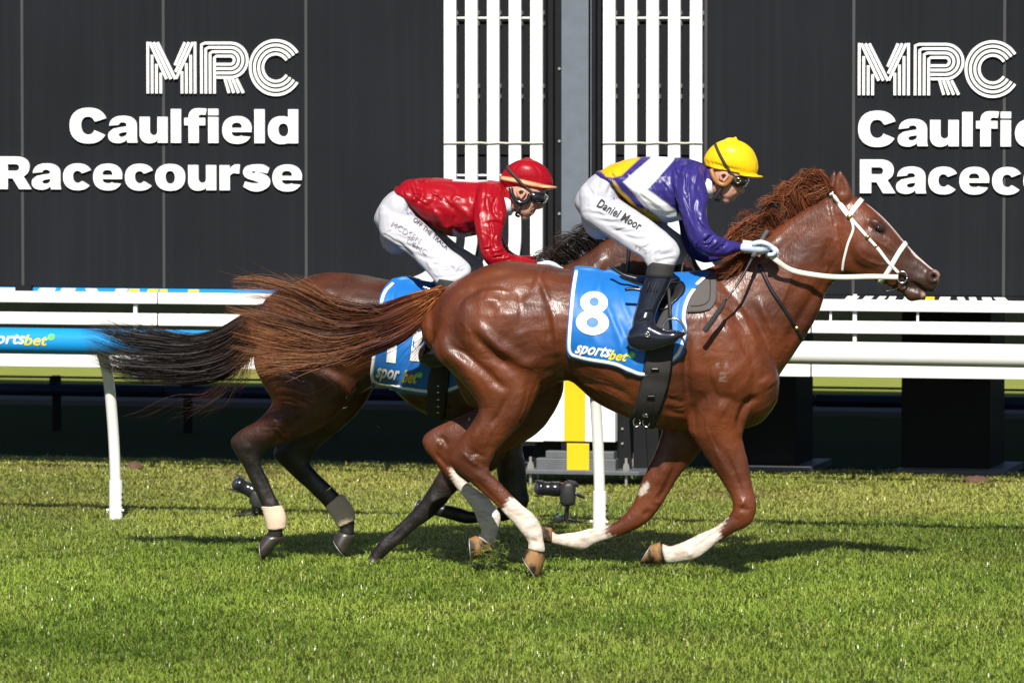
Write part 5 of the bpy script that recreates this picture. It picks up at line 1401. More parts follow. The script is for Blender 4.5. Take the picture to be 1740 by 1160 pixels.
# ------------------------------------------------------------------ riders
M['skin'] = pmat('skin', (.56, .30, .21), .5, var=.10, vscale=30, bump=.15, bscale=200, spec=.4)
M['breeches'] = pmat('white_breeches', (.43, .43, .47), .65, var=.03, vscale=8, bump=.15, bscale=40)
M['boot'] = pmat('black_boot_leather', (.008, .009, .016), .16, var=.3, vscale=9, coat=.6, bump=.1, bscale=20)
M['gaiter'] = pmat('black_knee_pad', (.016, .016, .017), .8, var=.2, vscale=50, bump=.3, bscale=300)
M['glove'] = pmat('pale_glove', (.50, .58, .74), .7, var=.06, vscale=40, bump=.3, bscale=250)
M['collar'] = pmat('white_collar', (.80, .80, .82), .6, var=.03)
M['goggle'] = pmat('black_goggle', (.010, .010, .011), .18, var=.2, coat=.7)
M['lens'] = pmat('goggle_lens', (.05, .055, .06), .05, var=.2, coat=1.)
M['elastic'] = pmat('dark_elastic', (.035, .028, .026), .8, var=.2, vscale=90)
M['tan'] = pmat('tan_leather', (.30, .13, .035), .45, var=.12, vscale=30, bump=.2)
M['name_ink'] = pmat('black_print', (.02, .02, .022), .7, var=.1)
M['logo_ink'] = pmat('grey_print', (.25, .25, .28), .7, var=.1)
M['band_cream'] = pmat('cream_band', (.75, .52, .28), .6, var=.06)


def satin(name, lump_=.3):
    m = pmat(name, (1, 1, 1), .34, attr='pigment', var=.10, vscale=5, spec=.26)
    nt = m.node_tree; b = nt.nodes['Principled BSDF']
    tc = nd(nt, 'ShaderNodeTexCoord')
    n1 = nd(nt, 'ShaderNodeTexNoise'); n1.inputs['Scale'].default_value = 13; n1.inputs['Detail'].default_value = 3; n1.inputs['Distortion'].default_value = 1.5
    nt.links.new(tc.outputs['Object'], n1.inputs[0])
    bp = nd(nt, 'ShaderNodeBump'); bp.inputs['Strength'].default_value = lump_; bp.inputs['Distance'].default_value = .012
    nt.links.new(n1.outputs[0], bp.inputs['Height']); nt.links.new(bp.outputs[0], b.inputs['Normal'])
    return m


def folds_in(poly, ang, n, seed, lo=14, hi=42, spread=22, amp=(2.5, 5.5), sig=(1.4, 2.3)):
    """creases of thin cloth: curved lines scattered in a px polygon round a main direction, ridges and valleys in turn"""
    g = np.random.default_rng(seed); p = np.array(poly, float); out = []
    while len(out) < n:
        c = g.uniform(p.min(0), p.max(0))
        if not in_poly(c[None], poly)[0]: continue
        a = R(ang + g.normal() * spread); l = g.uniform(lo, hi); d = np.array((math.cos(a), math.sin(a))); q = np.array((-d[1], d[0])); k = g.normal() * l * .12
        pts = [tuple(c - d * l / 2), tuple(c + q * k), tuple(c + d * l / 2)]
        m = g.uniform(*amp); s = g.uniform(*sig)
        out.append((pts, s, m)); out.append(([tuple(np.array(x) + q * s * 1.6) for x in pts], s, -m))
    return out


M['silks'] = satin('racing_silks')
M['cap_silk'] = satin('cap_silk', .1)


def flank_mirror(fr, v, f):
    v = np.array(v); w = (v - fr.o) @ fr.n
    return list(v - 2 * w[:, None] * fr.n), [q[::-1] for q in f]


def shift(rows, dx, dy, s=1.0, o=(0, 0)):
    return [((r[0] - o[0]) * s + o[0] + dx, (r[1] - o[1]) * s + o[1] + dy, (r[2] - o[0]) * s + o[0] + dx, (r[3] - o[1]) * s + o[1] + dy, *r[4:]) for r in rows]


def neg(rows): return [(*r[:5], -r[5]) for r in rows]


def hand(fr, x, y, w, sg=1):
    """closed hand holding the rein: palm, four curled fingers of unequal length, thumb along the top; knuckles to the right"""
    P_ = []
    P_.append(loft(fr, [(x - 10, y - 7, x - 8, y + 7, .024, w), (x + 4, y - 10, x + 4, y + 9, .034, w), (x + 20, y - 11, x + 20, y + 11, .04, w), (x + 32, y - 8, x + 32, y + 8, .038, w)], n=16))
    for k, (dl, dw) in enumerate(((0, .033), (3, .011), (1.5, -.011), (-3, -.032))):
        pts = [fr.P(x + 24, y - 4 + k * .6, w + dw), fr.P(x + 38 + dl, y - 1 + k, w + dw * 1.05), fr.P(x + 45 + dl, y + 5 + k, w + dw * 1.05), fr.P(x + 42 + dl, y + 11 + k * .6, w + dw), fr.P(x + 33 + dl, y + 12 + k * .5, w + dw * .9)]
        P_.append(tube_mesh(spline(pts, 4), np.linspace(.0105, .0085, 17), 10))
    pts = [fr.P(x + 8, y - 6, w + sg * .03), fr.P(x + 20, y - 9, w + sg * .045), fr.P(x + 32, y - 6, w + sg * .044), fr.P(x + 40, y - 1, w + sg * .035)]
    P_.append(tube_mesh(spline(pts, 4), np.linspace(.013, .009, 13), 10))
    return P_


def rider(name, label, fr, J):
    t = thing(name, label, 'person', fr.P(*J['base']), 'jockeys')
    # body: one continuous skin from head to feet under the clothes
    thin = lambda rows, k=.8: [((r[0] + r[2]) / 2 + (r[0] - r[2]) / 2 * k, (r[1] + r[3]) / 2 + (r[1] - r[3]) / 2 * k, (r[0] + r[2]) / 2 - (r[0] - r[2]) / 2 * k, (r[1] + r[3]) / 2 - (r[1] - r[3]) / 2 * k, r[4] * k, *(r[5:])) for r in rows]
    parts = [loft(fr, r_, n=22) for r_ in J['head']]
    parts += [loft(fr, thin(J[k], .72), n=20) for k in ('torso', 'hips', 'arm', 'thigh', 'boot', 'foot')]
    parts += [loft(fr, thin(J['far_arm'], .72), n=16)]
    for k in ('thigh', 'boot', 'foot'): parts.append(flank_mirror(fr, *loft(fr, thin(J[k], .72), n=16)))
    for h_ in J['hands']: parts += hand(fr, *h_)
    S = fuse(parts, .0054, 3); S.relief(fr, J['face_relief'], 1)
    body = S.build('body', M['skin'], t)
    # breeches
    parts = [loft(fr, J['hips'], n=26), loft(fr, J['thigh'], n=22), flank_mirror(fr, *loft(fr, J['thigh'], n=22))]
    B = fuse(parts, .005, 6); B.relief(fr, J['breech_relief'], 1, 1.6); B.relief(fr, J['breech_folds'], 0, 1.0); B.wobble(.0007, 12, 3)
    bo = B.build('breeches', M['breeches'], t)
    TBr = B.tree()
    for (body_, org, right, up, mt, off, sh) in J['print']:
        drape_text('lettering', TBr, body_, org, right, up, M[mt], bo, offset=off, shear=sh, lift=.0055, spacing=1.05)
    for px, py, r_, c_ in J['dots']:
        h, n = cast(TBr, px, py); v, f = blob(h + n * .0006, (fr.a * r_ / 345, np.array((0, 0, r_ / 345)), fr.n * .001), 10); mobj('emblem', v, f, c_, bo)
    # jacket
    parts = [loft(fr, J['torso'], n=28), loft(fr, J['arm'], n=20), loft(fr, J['far_arm'], n=20)]
    K = fuse(parts, .0046, 5); K.relief(fr, J['jacket_relief'], 1, 1.3); K.relief(fr, J['jacket_folds'], 0, 1.0); K.wobble(.0012, 10, 5)
    q = project(K.V); w = (K.V - fr.o) @ fr.n
    K.build('jacket', M['silks'], t, J['silks'](q, w))
    # boots with knee pads
    parts = [loft(fr, J['boot'], n=20), loft(fr, J['foot'], n=20)]
    Bt = fuse(parts, .005, 5); Bt.relief(fr, J['boot_relief'], 1)
    b1 = Bt.build('boot', M['boot'], t)
    v, f = flank_mirror(fr, *loft(fr, J['boot'], n=16)); v2, f2 = flank_mirror(fr, *loft(fr, J['foot'], n=16))
    Bf = fuse([(v, f), (v2, f2)], .008, 4); Bf.build('boot', M['boot'], t)
    up3 = [J['boot'][0], J['boot'][1]]
    gt = [(r[0] - 1.5, r[1] - 1, r[2] + 1.5, r[3] - 1, r[4] + .005, *r[5:]) for r in up3]
    lump('knee_pad', fr, gt, M['gaiter'], t, k=4, n=20, cap=(.05, .05))
    # collar, gloves
    lump('collar', fr, J['collar'], M['collar'], t, cap=(.05, .05))
    for h_ in J['hands']:
        if J['gloves']:
            G = fuse([(np.array(v) + 0, f) for v, f in hand(fr, *h_)], .004, 2)
            N = G.normals(); G.V = G.V + N * .0022; G.build('glove', M['glove'], t)
    # cap on the helmet
    dome = loft(fr, J['dome'], k=6, n=32, cap=(.02, .16)); peak = loft(fr, J['peak'], n=20, cap=(.2, .15)); knob = px_blob(fr, *J['knob'], 2.2, 1.8, .007, 0)
    Cp = fuse([dome, peak, knob], .0046, 4); Cp.relief(fr, J['cap_relief'], 1); Cp.wobble(.0003, 14, 7)
    q = project(Cp.V)
    cap = Cp.build('helmet_cap', M['cap_silk'], t, J['cap_col'](q))
    TCp = tree_of(cap, body)
    J['TCp'] = TCp
    gg = lump('goggles', fr, J['goggle'], M['goggle'], t, k=4, n=22, cap=(.1, .2), ex=.8)
    lump('lens', fr, J['lens'], M['lens'], gg, k=3, n=18, cap=(.1, .2), ex=.8)
    drape_strap('goggle_strap', TCp, J['strap'], .014, M['elastic'], t, lift=.003, thick=.003, k=8, fr=fr, both=True)
    b = MB(); b.tube(spline([fr.P(*r) for r in J['earpad']], 6), .0125, 10); b.build('ear_pad', J['pad_mat'], t, smooth=True)
    b = MB(); b.tube(spline([fr.P(*r) for r in J['ear']], 5), .0075, 8); b.build('ear', M['skin'], t, smooth=True)
    b = MB(); b.tube(spline([fr.P(*r) for r in J['chin']], 5), .0065, 8); b.build('chin_strap', M['elastic'], t, smooth=True)
    return t, body


J1 = {
 'base': (1110, 590, .3),
 'torso': [(1022, 290, 1046, 320, .15), (1040, 279, 1062, 338, .165), (1075, 269, 1085, 360, .175), (1110, 266, 1110, 374, .185), (1145, 268, 1140, 378, .195), (1170, 270, 1165, 370, .195), (1190, 276, 1185, 350, .16), (1203, 284, 1199, 335, .085)],
 'arm': [(1141, 296, 1196, 296, .06, .15), (1143, 318, 1203, 335, .062, .19), (1152, 350, 1200, 358, .056, .225), (1162, 384, 1206, 387, .052, .245), (1174, 414, 1218, 399, .05, .25), (1193, 432, 1224, 402, .047, .24), (1216, 437, 1237, 408, .043, .22), (1239, 435, 1251, 411, .037, .20), (1257, 427, 1259, 413, .03, .18)],
 'far_arm': [(1145, 305, 1195, 305, .06, -.14), (1149, 340, 1196, 345, .06, -.19), (1153, 376, 1199, 380, .056, -.22), (1159, 408, 1206, 402, .052, -.23), (1171, 434, 1216, 412, .05, -.23), (1193, 446, 1226, 420, .047, -.22), (1222, 443, 1240, 417, .042, -.19), (1250, 430, 1258, 412, .034, -.15)],
 'hips': [(1028, 287, 1052, 323, .145), (1004, 301, 1060, 340, .165), (985, 322, 1064, 354, .165), (976, 345, 1062, 374, .155), (987, 366, 1046, 386, .12)],
 'thigh': [(984, 332, 1050, 335, .085, .08), (988, 368, 1062, 345, .088, .11), (1013, 389, 1082, 358, .085, .155), (1043, 409, 1112, 379, .077, .20), (1070, 426, 1140, 402, .07, .245), (1091, 439, 1153, 418, .063, .28), (1097, 447, 1155, 434, .058, .295), (1102, 456, 1146, 453, .053, .30)],
 'boot': [(1103, 445, 1146, 451, .052, .30), (1098, 470, 1142, 473, .051, .31), (1088, 493, 1132, 496, .048, .33), (1081, 521, 1121, 517, .043, .35), (1075, 542, 1113, 541, .040, .365), (1073, 562, 1116, 556, .040, .375)],
 'foot': [(1073, 556, 1077, 592, .032, .375), (1085, 545, 1085, 596, .036, .378), (1105, 549, 1105, 596, .039, .382), (1125, 558, 1125, 591, .041, .386), (1145, 560, 1145, 583, .041, .386), (1159, 562, 1159, 573, .03, .384)],
 'head': [[(1206, 268, 1284, 264, .068), (1205, 284, 1281, 288, .074), (1207, 299, 1269, 304, .072), (1211, 311, 1262, 316, .066), (1217, 322, 1258, 326, .057), (1221, 331, 1252, 334, .044), (1227, 337, 1243, 340, .028)],
          [(1254, 306, 1262, 308, .012), (1254, 316, 1264, 319, .013), (1255, 324, 1266, 326, .016), (1254, 328, 1260, 329, .010)], [(1246, 330, 1255.5, 331, .022), (1244, 334, 1252, 335, .022), (1236, 336, 1246, 341, .02)],
          [(1190, 288, 1196, 336, .07), (1212, 286, 1212, 334, .062), (1230, 290, 1226, 328, .06)]],
 'face_relief': [([(1247, 333), (1255, 332.5)], 1.2, -5), ([(1240, 320), (1232, 332)], 4, -3), ([(1250, 322), (1246, 328)], 2, -3), ([(1259, 327)], 1.5, -4), ([(1225, 318), (1222, 330)], 4, -3)],
 'hands': [(1272, 421, .185), (1272, 421, -.15, -1)], 'gloves': True,
 'breech_relief': [([(1002, 342), (1030, 345), (1050, 340)], 3, -4), ([(1000, 352), (1030, 356), (1060, 350)], 3, -5), ([(1000, 362), (1040, 367), (1075, 360)], 3, -6), ([(1010, 372), (1050, 380), (1090, 376)], 3.5, -6), ([(1030, 384), (1060, 394), (1100, 390)], 3, -5), ([(1045, 394), (1080, 406), (1110, 402)], 3, -6),
                   ([(1002, 357), (1035, 361)], 2.5, 4), ([(1010, 367), (1045, 373), (1080, 368)], 2.5, 5), ([(1030, 378), (1065, 387)], 2.5, 4), ([(1110, 425), (1130, 424), (1148, 416)], 4, 5), ([(1108, 436), (1128, 432), (1150, 428)], 3, -6), ([(1115, 446), (1135, 440), (1150, 440)], 3, -5), ([(1120, 430), (1116, 444)], 3, 5), ([(1020, 300), (1012, 325)], 5, -4), ([(1040, 312), (1030, 335)], 4, -4), ([(1075, 418), (1100, 430)], 3, -5)],
 'print': [('Daniel Moor', (1013, 350), (73, 42), (7, -13.5), 'name_ink', .016, .2), ('D. MOOR', (1078, 421), (20, 12), (2, -4), 'logo_ink', .012, 0.), ('OFF THE TRACK', (1088, 355), (34, 32), (2, -3.4), 'logo_ink', .01, 0.)],
 'dots': [(1042, 336.5, 2.6, pmat('print_cyan', (.03, .25, .55), .6)), (1047, 336.5, 2.2, pmat('print_pink', (.60, .05, .25), .6))],
 'jacket_relief': [([(1160, 275), (1150, 300), (1152, 330)], 4, -7), ([(1170, 272), (1162, 295), (1166, 322)], 3, 6), ([(1180, 274), (1172, 300)], 3, -5), ([(1188, 280), (1182, 305), (1180, 325)], 3, 5), ([(1142, 312), (1150, 345), (1160, 380)], 3, -9), ([(1160, 335), (1172, 370), (1185, 400)], 4, 6), ([(1185, 330), (1180, 355), (1188, 385)], 4, -6), ([(1196, 345), (1192, 372), (1202, 392)], 3, 5),
                   ([(1190, 415), (1205, 405), (1215, 398)], 3, -7), ([(1200, 424), (1216, 412), (1224, 404)], 3, 6), ([(1212, 430), (1226, 420), (1238, 412)], 3, -5), ([(1196, 406), (1208, 396)], 2.5, 5), ([(1062, 310), (1085, 325), (1110, 340), (1140, 365)], 4, 5), ([(1060, 320), (1085, 340), (1105, 362)], 4, -6), ([(1050, 280), (1070, 300), (1076, 330)], 5, 5), ([(1090, 275), (1080, 300), (1062, 312)], 4, -5),
                   ([(1115, 290), (1100, 315), (1120, 335)], 5, 4), ([(1130, 300), (1125, 330), (1140, 350)], 4, -5), ([(1120, 368), (1145, 368), (1158, 360)], 4, 6), ([(1095, 360), (1120, 372)], 3, -5), ([(1032, 290), (1048, 310)], 3, -5), ([(1026, 296), (1044, 316)], 2, 4), ([(1230, 432), (1250, 420)], 2.5, 4), ([(1175, 300), (1190, 330), (1196, 345)], 4, -5)],
 'boot_relief': [([(1080, 535), (1095, 530), (1112, 532)], 3, -4), ([(1078, 548), (1095, 540), (1112, 545)], 3, 4), ([(1090, 500), (1095, 520)], 4, 2)],
 'collar': [(1200, 287, 1199, 337, .088), (1206, 290, 1207, 337, .085), (1211, 296, 1212, 335, .078)],
 'dome': [(1198, 282, 1284, 299, .082), (1196, 271, 1288.5, 288, .092), (1199, 262, 1287, 272, .093), (1207, 251, 1280, 256, .085), (1219, 242, 1267, 244, .062), (1232, 237, 1254, 238, .034)],
 'peak': [(1258, 291, 1258, 301, .075), (1272, 295, 1272, 302, .072), (1285, 297, 1285, 302.5, .058), (1296, 299, 1296, 302, .03)],
 'knob': (1250, 234),
 'cap_relief': [([(1250, 236), (1285, 270), (1286, 292)], 2, -3), ([(1205, 276), (1230, 284), (1260, 292)], 2.2, -4), ([(1203, 282), (1230, 290)], 2, 4)] + [([(1200 + 7 * i, 272 + 1.6 * i), (1204 + 7 * i, 281 + 1.6 * i)], 1.6, -3.5) for i in range(10)],
 'cap_col': lambda q: np.tile((.82, .50, .008), (len(q), 1)),
 'goggle': [(1241, 293, 1243, 316, .079), (1249, 293, 1251, 319, .081), (1258, 295, 1260, 319, .074), (1266, 298, 1267, 317, .060)],
 'lens': [(1264, 300, 1265, 316, .060), (1269, 301, 1270, 313, .05), (1271, 303, 1272, 310, .04)],
 'strap': [(1215, 244), (1220, 256), (1227, 270), (1236, 285), (1243, 295), (1249, 301)],
 'earpad': [(1208, 288, .066), (1213, 301, .075), (1221, 311, .076), (1231, 314, .078), (1239, 308, .081), (1244, 299, .083)], 'pad_mat': M['tan'],
 'ear': [(1226, 306, .078), (1224, 298, .084), (1230, 294, .087), (1236, 298, .085), (1233, 304, .082), (1229, 308, .078)],
 'chin': [(1228, 315, .073), (1222, 326, .064), (1216, 338, .045), (1222, 341, .02)],
}


def silks1(q, w):
    c = np.tile((.030, .022, .150), (len(q), 1))
    torso = (np.abs(w) < .205)
    arm = soft_poly(q, [(1141, 315), (1150, 300), (1230, 290), (1290, 440), (1160, 440), (1150, 360)], 2) * (np.abs(w) > .12)
    def paint(poly, col, f=2):
        nonlocal c
        a = (soft_poly(q, poly, f) * (1 - arm))[:, None]; c = c * (1 - a) + np.asarray(col) * a
    paint([(1010, 280), (1053, 266), (1087, 262), (1087, 269), (1056, 298), (1041, 302), (1030, 300)], (.75, .40, .008))
    paint([(1040, 306), (1047, 312), (1056, 325), (1066, 333), (1082, 352), (1100, 358), (1128, 374), (1128, 390), (1090, 390), (1060, 350)], (.70, .42, .008))
    paint([(1108, 260), (1146, 262), (1145, 271), (1100, 322), (1060, 309), (1105, 270)], (.80, .80, .80))
    paint([(1060, 309), (1100, 322), (1154, 362), (1162, 374), (1137, 385), (1114, 366), (1097, 352)], (.80, .80, .80))
    return c


J1['silks'] = silks1
J1['jacket_folds'] = (folds_in([(1050, 285), (1100, 272), (1140, 280), (1150, 350), (1100, 365), (1065, 325)], 55, 16, 1, amp=(1.5, 3.2)) + folds_in([(1150, 275), (1195, 285), (1195, 340), (1150, 345)], 75, 12, 2) + folds_in([(1150, 340), (1200, 340), (1210, 392), (1165, 395)], 72, 12, 3)
                      + folds_in([(1170, 395), (1215, 388), (1235, 410), (1190, 430)], -35, 14, 4, 10, 26) + folds_in([(1200, 410), (1255, 412), (1255, 428), (1200, 436)], 15, 8, 5, 10, 24, amp=(1.5, 3)) + folds_in([(1024, 290), (1046, 285), (1060, 320), (1046, 318)], 60, 8, 6, 8, 16))
J1['breech_folds'] = (folds_in([(985, 340), (1045, 335), (1090, 370), (1080, 405), (1000, 375)], 8, 16, 7, 18, 50, 12, (1.5, 3)) + folds_in([(1090, 395), (1150, 405), (1150, 445), (1105, 440)], -25, 14, 8, 10, 28, 25, (2, 4)) + folds_in([(1000, 305), (1040, 300), (1045, 335), (990, 335)], 70, 6, 9, 10, 22, 15, (1, 2)))
rider1, rbody1 = rider('person', 'jockey in purple, white and yellow silks and yellow cap crouched on the chestnut', HORSE1, J1)
for px, py, r_ in ((1254, 307, 4.2),):
    c = HORSE1.P(px, py, .083); b = MB(); b.tube([c + HORSE1.a * r_ / 345 * math.cos(a) + np.array((0, 0, r_ / 345 * math.sin(a))) for a in np.linspace(0, 6.2832, 18)], .0022, 6); b.build('goggle_stud', M['brass'], rider1, smooth=True)
# boot details: elastic panel, spur
sp = HORSE1.P(1100, 568, .425)
b = MB(); b.tube(spline([HORSE1.P(1101, 567, .424), HORSE1.P(1086, 569, .41), HORSE1.P(1074, 573, .385), HORSE1.P(1063, 575, .375)], 4), .0035, 6); b.build('spur', M['steel'], rider1, smooth=True)
b = MB(); b.tube([sp + HORSE1.a * .011 * math.cos(a) + np.array((0, 0, .012 * math.sin(a))) for a in np.linspace(0, 6.2832, 14)], .0035, 6); b.build('spur_button', M['steel'], rider1, smooth=True)
for k in range(4):
    b = MB(); b.tube([HORSE1.P(1104 + k * 5.5, 478 + k * .8, .372), HORSE1.P(1099 + k * 5.5, 494 + k * .8, .384)], .0028, 6); b.build('boot_rib', M['gaiter'], rider1, smooth=True)

whip = thing('whip', 'thin black padded whip held in the jockey glove over the chestnut shoulder', 'whip', HORSE1.P(1195, 563, .34))
pts = [HORSE1.P(1304, 392, .17), HORSE1.P(1291, 414, .185), HORSE1.P(1279, 437, .22), HORSE1.P(1264, 465, .27), HORSE1.P(1248, 490, .31), HORSE1.P(1232, 512, .335)]
b = MB(); b.tube(spline(pts[:3], 5), .0115, 10); b.build('handle', M['grey_pad'], whip, smooth=True)
b = MB(); b.tube(spline(pts[2:], 5), np.linspace(.0085, .0045, 16), 8); b.build('shaft', M['leather'], whip, smooth=True)
lump('flap', HORSE1, [(1230, 509, 1234, 513, .006, .335), (1222, 521, 1229, 525, .008, .345), (1200, 551, 1208, 556, .008, .355), (1193, 560, 1200, 565, .006, .36)], M['gaiter'], whip, cap=(.1, .1))

S2 = 1.0
J2 = {
 'base': (760, 600, .3),
 'torso': [(678, 318, 697, 345, .145), (690, 306, 712, 366, .16), (725, 302, 735, 386, .17), (770, 304, 765, 402, .18), (808, 306, 800, 402, .19), (832, 306, 825, 392, .19), (850, 309, 845, 370, .155), (862, 318, 858, 362, .083)],
 'arm': [(805, 328, 855, 326, .06, .14), (804, 350, 862, 362, .062, .185), (806, 380, 855, 388, .056, .22), (811, 408, 853, 412, .052, .24), (818, 434, 860, 427, .05, .245), (832, 452, 868, 432, .047, .24), (858, 458, 880, 436, .043, .22), (886, 458, 897, 440, .037, .20), (906, 456, 908, 442, .03, .18)],
 'far_arm': [(805, 335, 850, 335, .06, -.14), (808, 365, 852, 370, .06, -.19), (812, 396, 855, 402, .056, -.22), (818, 424, 862, 420, .052, -.23), (830, 446, 870, 428, .05, -.23), (858, 455, 884, 434, .045, -.22), (888, 454, 900, 434, .038, -.18), (904, 450, 908, 436, .032, -.15)],
 'hips': [(682, 318, 704, 352, .14), (660, 330, 715, 368, .16), (645, 348, 720, 384, .16), (636, 372, 720, 404, .15), (646, 394, 700, 414, .115)],
 'thigh': [(643, 362, 706, 365, .082, .08), (646, 398, 720, 378, .085, .11), (672, 417, 737, 394, .082, .155), (698, 435, 762, 420, .075, .20), (718, 455, 786, 438, .068, .245), (732, 470, 799, 452, .061, .28), (738, 478, 799, 466, .057, .295), (744, 487, 786, 478, .052, .30)],
 'boot': [(744, 474, 785, 480, .052, .30), (739, 500, 782, 503, .051, .31), (731, 524, 772, 527, .048, .33), (724, 552, 762, 548, .043, .35), (720, 573, 756, 572, .040, .365), (718, 592, 758, 586, .040, .375)],
 'foot': [(718, 586, 722, 620, .032, .375), (730, 576, 730, 625, .036, .378), (749, 580, 749, 625, .039, .382), (768, 588, 768, 620, .041, .386), (787, 590, 787, 612, .041, .386), (801, 592, 801, 602, .03, .384)],
 'head': [[(858, 300, 936, 300, .066), (857, 316, 933, 318, .072), (860, 330, 922, 336, .070), (865, 343, 918, 347, .064), (871, 354, 911, 356, .055), (878, 362, 906, 363, .043), (885, 367, 898, 369, .027)],
          [(913, 336, 920, 338, .012), (913, 344, 923, 347, .013), (914, 349, 925.5, 351, .016), (911, 353, 919, 355, .010)], [(903, 357, 911, 357, .02), (900, 364, 907, 363.5, .02), (890, 362, 900, 369, .02)],
          [(848, 318, 852, 364, .068), (868, 318, 868, 362, .06), (886, 322, 880, 358, .058)]],
 'face_relief': [([(902, 360.5), (912, 360)], 1.8, -9), ([(898, 345), (892, 360)], 4, -3), ([(908, 350), (904, 357)], 2, -3), ([(918, 352)], 1.5, -4), ([(882, 348), (880, 358)], 4, -3)],
 'hands': [(910, 456, .16), (906, 451, -.14, -1)], 'gloves': True,
 'breech_relief': [([(660, 372), (690, 375), (710, 370)], 3, -4), ([(660, 385), (690, 390), (720, 384)], 3, -5), ([(665, 398), (700, 408), (730, 404)], 3, -5), ([(685, 412), (715, 424), (745, 420)], 3, -5), ([(700, 428), (730, 440), (760, 436)], 3, -5), ([(665, 404), (690, 424), (706, 440)], 3, -6), ([(750, 450), (775, 452), (795, 446)], 3, 5), ([(750, 460), (775, 460), (797, 458)], 3, -5), ([(765, 470), (785, 466)], 3, -4), ([(725, 440), (735, 460)], 3, 5), ([(680, 330), (672, 350)], 4, -4), ([(700, 345), (690, 365)], 4, -4), ([(690, 392), (720, 396)], 2.5, 4), ([(700, 416), (730, 430)], 2.5, 4)],
 'print': [('OFF THE TRACK', (701, 375), (58, 50), (5, -6.5), 'name_ink', .014, .0), ('MCDSEN', (664, 384), (48, 30), (5, -9), 'logo_ink', .0, .0), ('CENC', (690, 412), (34, 22), (3, -8), 'logo_ink', .0, .0)],
 'dots': [(692, 362, 2.6, pmat('print_cyan_b', (.03, .25, .55), .6)), (697, 362, 2.2, pmat('print_pink_b', (.60, .05, .25), .6))],
 'jacket_relief': [([(700, 310), (706, 330), (700, 345)], 4, 7), ([(712, 306), (718, 330), (708, 350)], 4, -8), ([(745, 320), (735, 345), (715, 352)], 5, -5), ([(730, 350), (745, 365), (758, 384), (772, 378)], 4, 8), ([(760, 345), (775, 360), (770, 385)], 4, -7), ([(780, 352), (795, 365), (800, 385)], 5, 7), ([(790, 340), (775, 335), (765, 350)], 4, 5), ([(750, 310), (780, 320), (790, 340)], 6, -5), ([(815, 312), (806, 330), (806, 355)], 4, -8),
                   ([(835, 315), (828, 345), (832, 365)], 4, 7), ([(845, 330), (838, 355), (850, 375)], 3, -8), ([(822, 380), (845, 378), (855, 386)], 2.5, -7), ([(815, 350), (818, 390), (824, 425)], 4, 6), ([(835, 390), (830, 420), (838, 440)], 4, -6), ([(840, 430), (856, 420)], 3, 7), ([(850, 440), (862, 428), (872, 434)], 3, -6), ([(860, 446), (874, 440)], 2.5, 5), ([(716, 372), (740, 392), (760, 398)], 4, -5), ([(852, 322), (858, 345), (860, 360)], 2.5, -5), ([(800, 395), (780, 390)], 4, 5)],
 'boot_relief': [],
 'collar': [(859, 319, 857, 367, .086), (865, 323, 865, 367, .083), (870, 329, 870, 365, .076)],
 'dome': [(853, 314, 936, 321, .08), (850, 304, 940, 311, .09), (854, 293, 936, 297, .091), (863, 282, 927, 284, .083), (876, 274, 914, 275, .06), (888, 270, 904, 271, .032)],
 'peak': [(908, 313, 908, 322, .073), (922, 315, 922, 322.5, .07), (935, 316, 935, 322, .056), (947, 317, 947, 320, .03)],
 'knob': (897, 269),
 'cap_relief': [([(897, 270), (914, 290), (918, 312)], 2, -3), ([(890, 270), (872, 290), (868, 305)], 2, -3), ([(856, 310), (880, 317), (905, 320)], 2.2, -4)] + [([(882 + 5 * i, 298), (885 + 5.5 * i, 311)], 1.5, -3.5) for i in range(9)],
 'goggle': [(902, 320, 904, 344, .077), (910, 321, 912, 347, .079), (918, 324, 920, 347, .072), (925, 328, 926, 345, .058)],
 'lens': [(924, 329, 925, 343, .058), (928, 331, 929, 340, .05), (930, 332, 930.5, 337, .04)],
 'strap': [(861, 284), (868, 292), (880, 305), (892, 317), (902, 325), (909, 330)],
 'earpad': [(868, 320, .062), (870, 331, .071), (877, 341, .072), (888, 345, .074), (897, 340, .075), (901, 330, .074)], 'pad_mat': M['goggle'],
 'ear': [(882, 335, .076), (880, 326, .082), (886, 322, .085), (892, 326, .083), (889, 332, .080), (885, 337, .076)],
 'chin': [(886, 346, .070), (881, 356, .062), (877, 365, .04), (882, 368, .02)],
}


def silks2(q, w):
    c = np.tile((.28, .0035, .010), (len(q), 1))
    a = (soft_poly(q, [(768, 300), (826, 302), (828, 307), (808, 309), (770, 307)], 2) * (np.abs(w) < .1))[:, None]
    c = c * (1 - a) + np.array((.8, .8, .8)) * a
    a = (soft_poly(q, [(770, 390), (782, 398), (800, 396), (800, 406), (770, 406)], 2) * (w < .14))[:, None]
    return c * (1 - a) + np.array((.5, .5, .55)) * a


def cap2(q):
    c = np.tile((.28, .0035, .010), (len(q), 1))
    a = soft_poly(q, [(846, 299), (852, 299.5), (880, 304), (910, 311), (935, 316), (945, 318), (930, 318.5), (905, 316), (880, 310), (850, 304.5)], 1.2)[:, None]
    return c * (1 - a) + np.array((.75, .50, .26)) * a


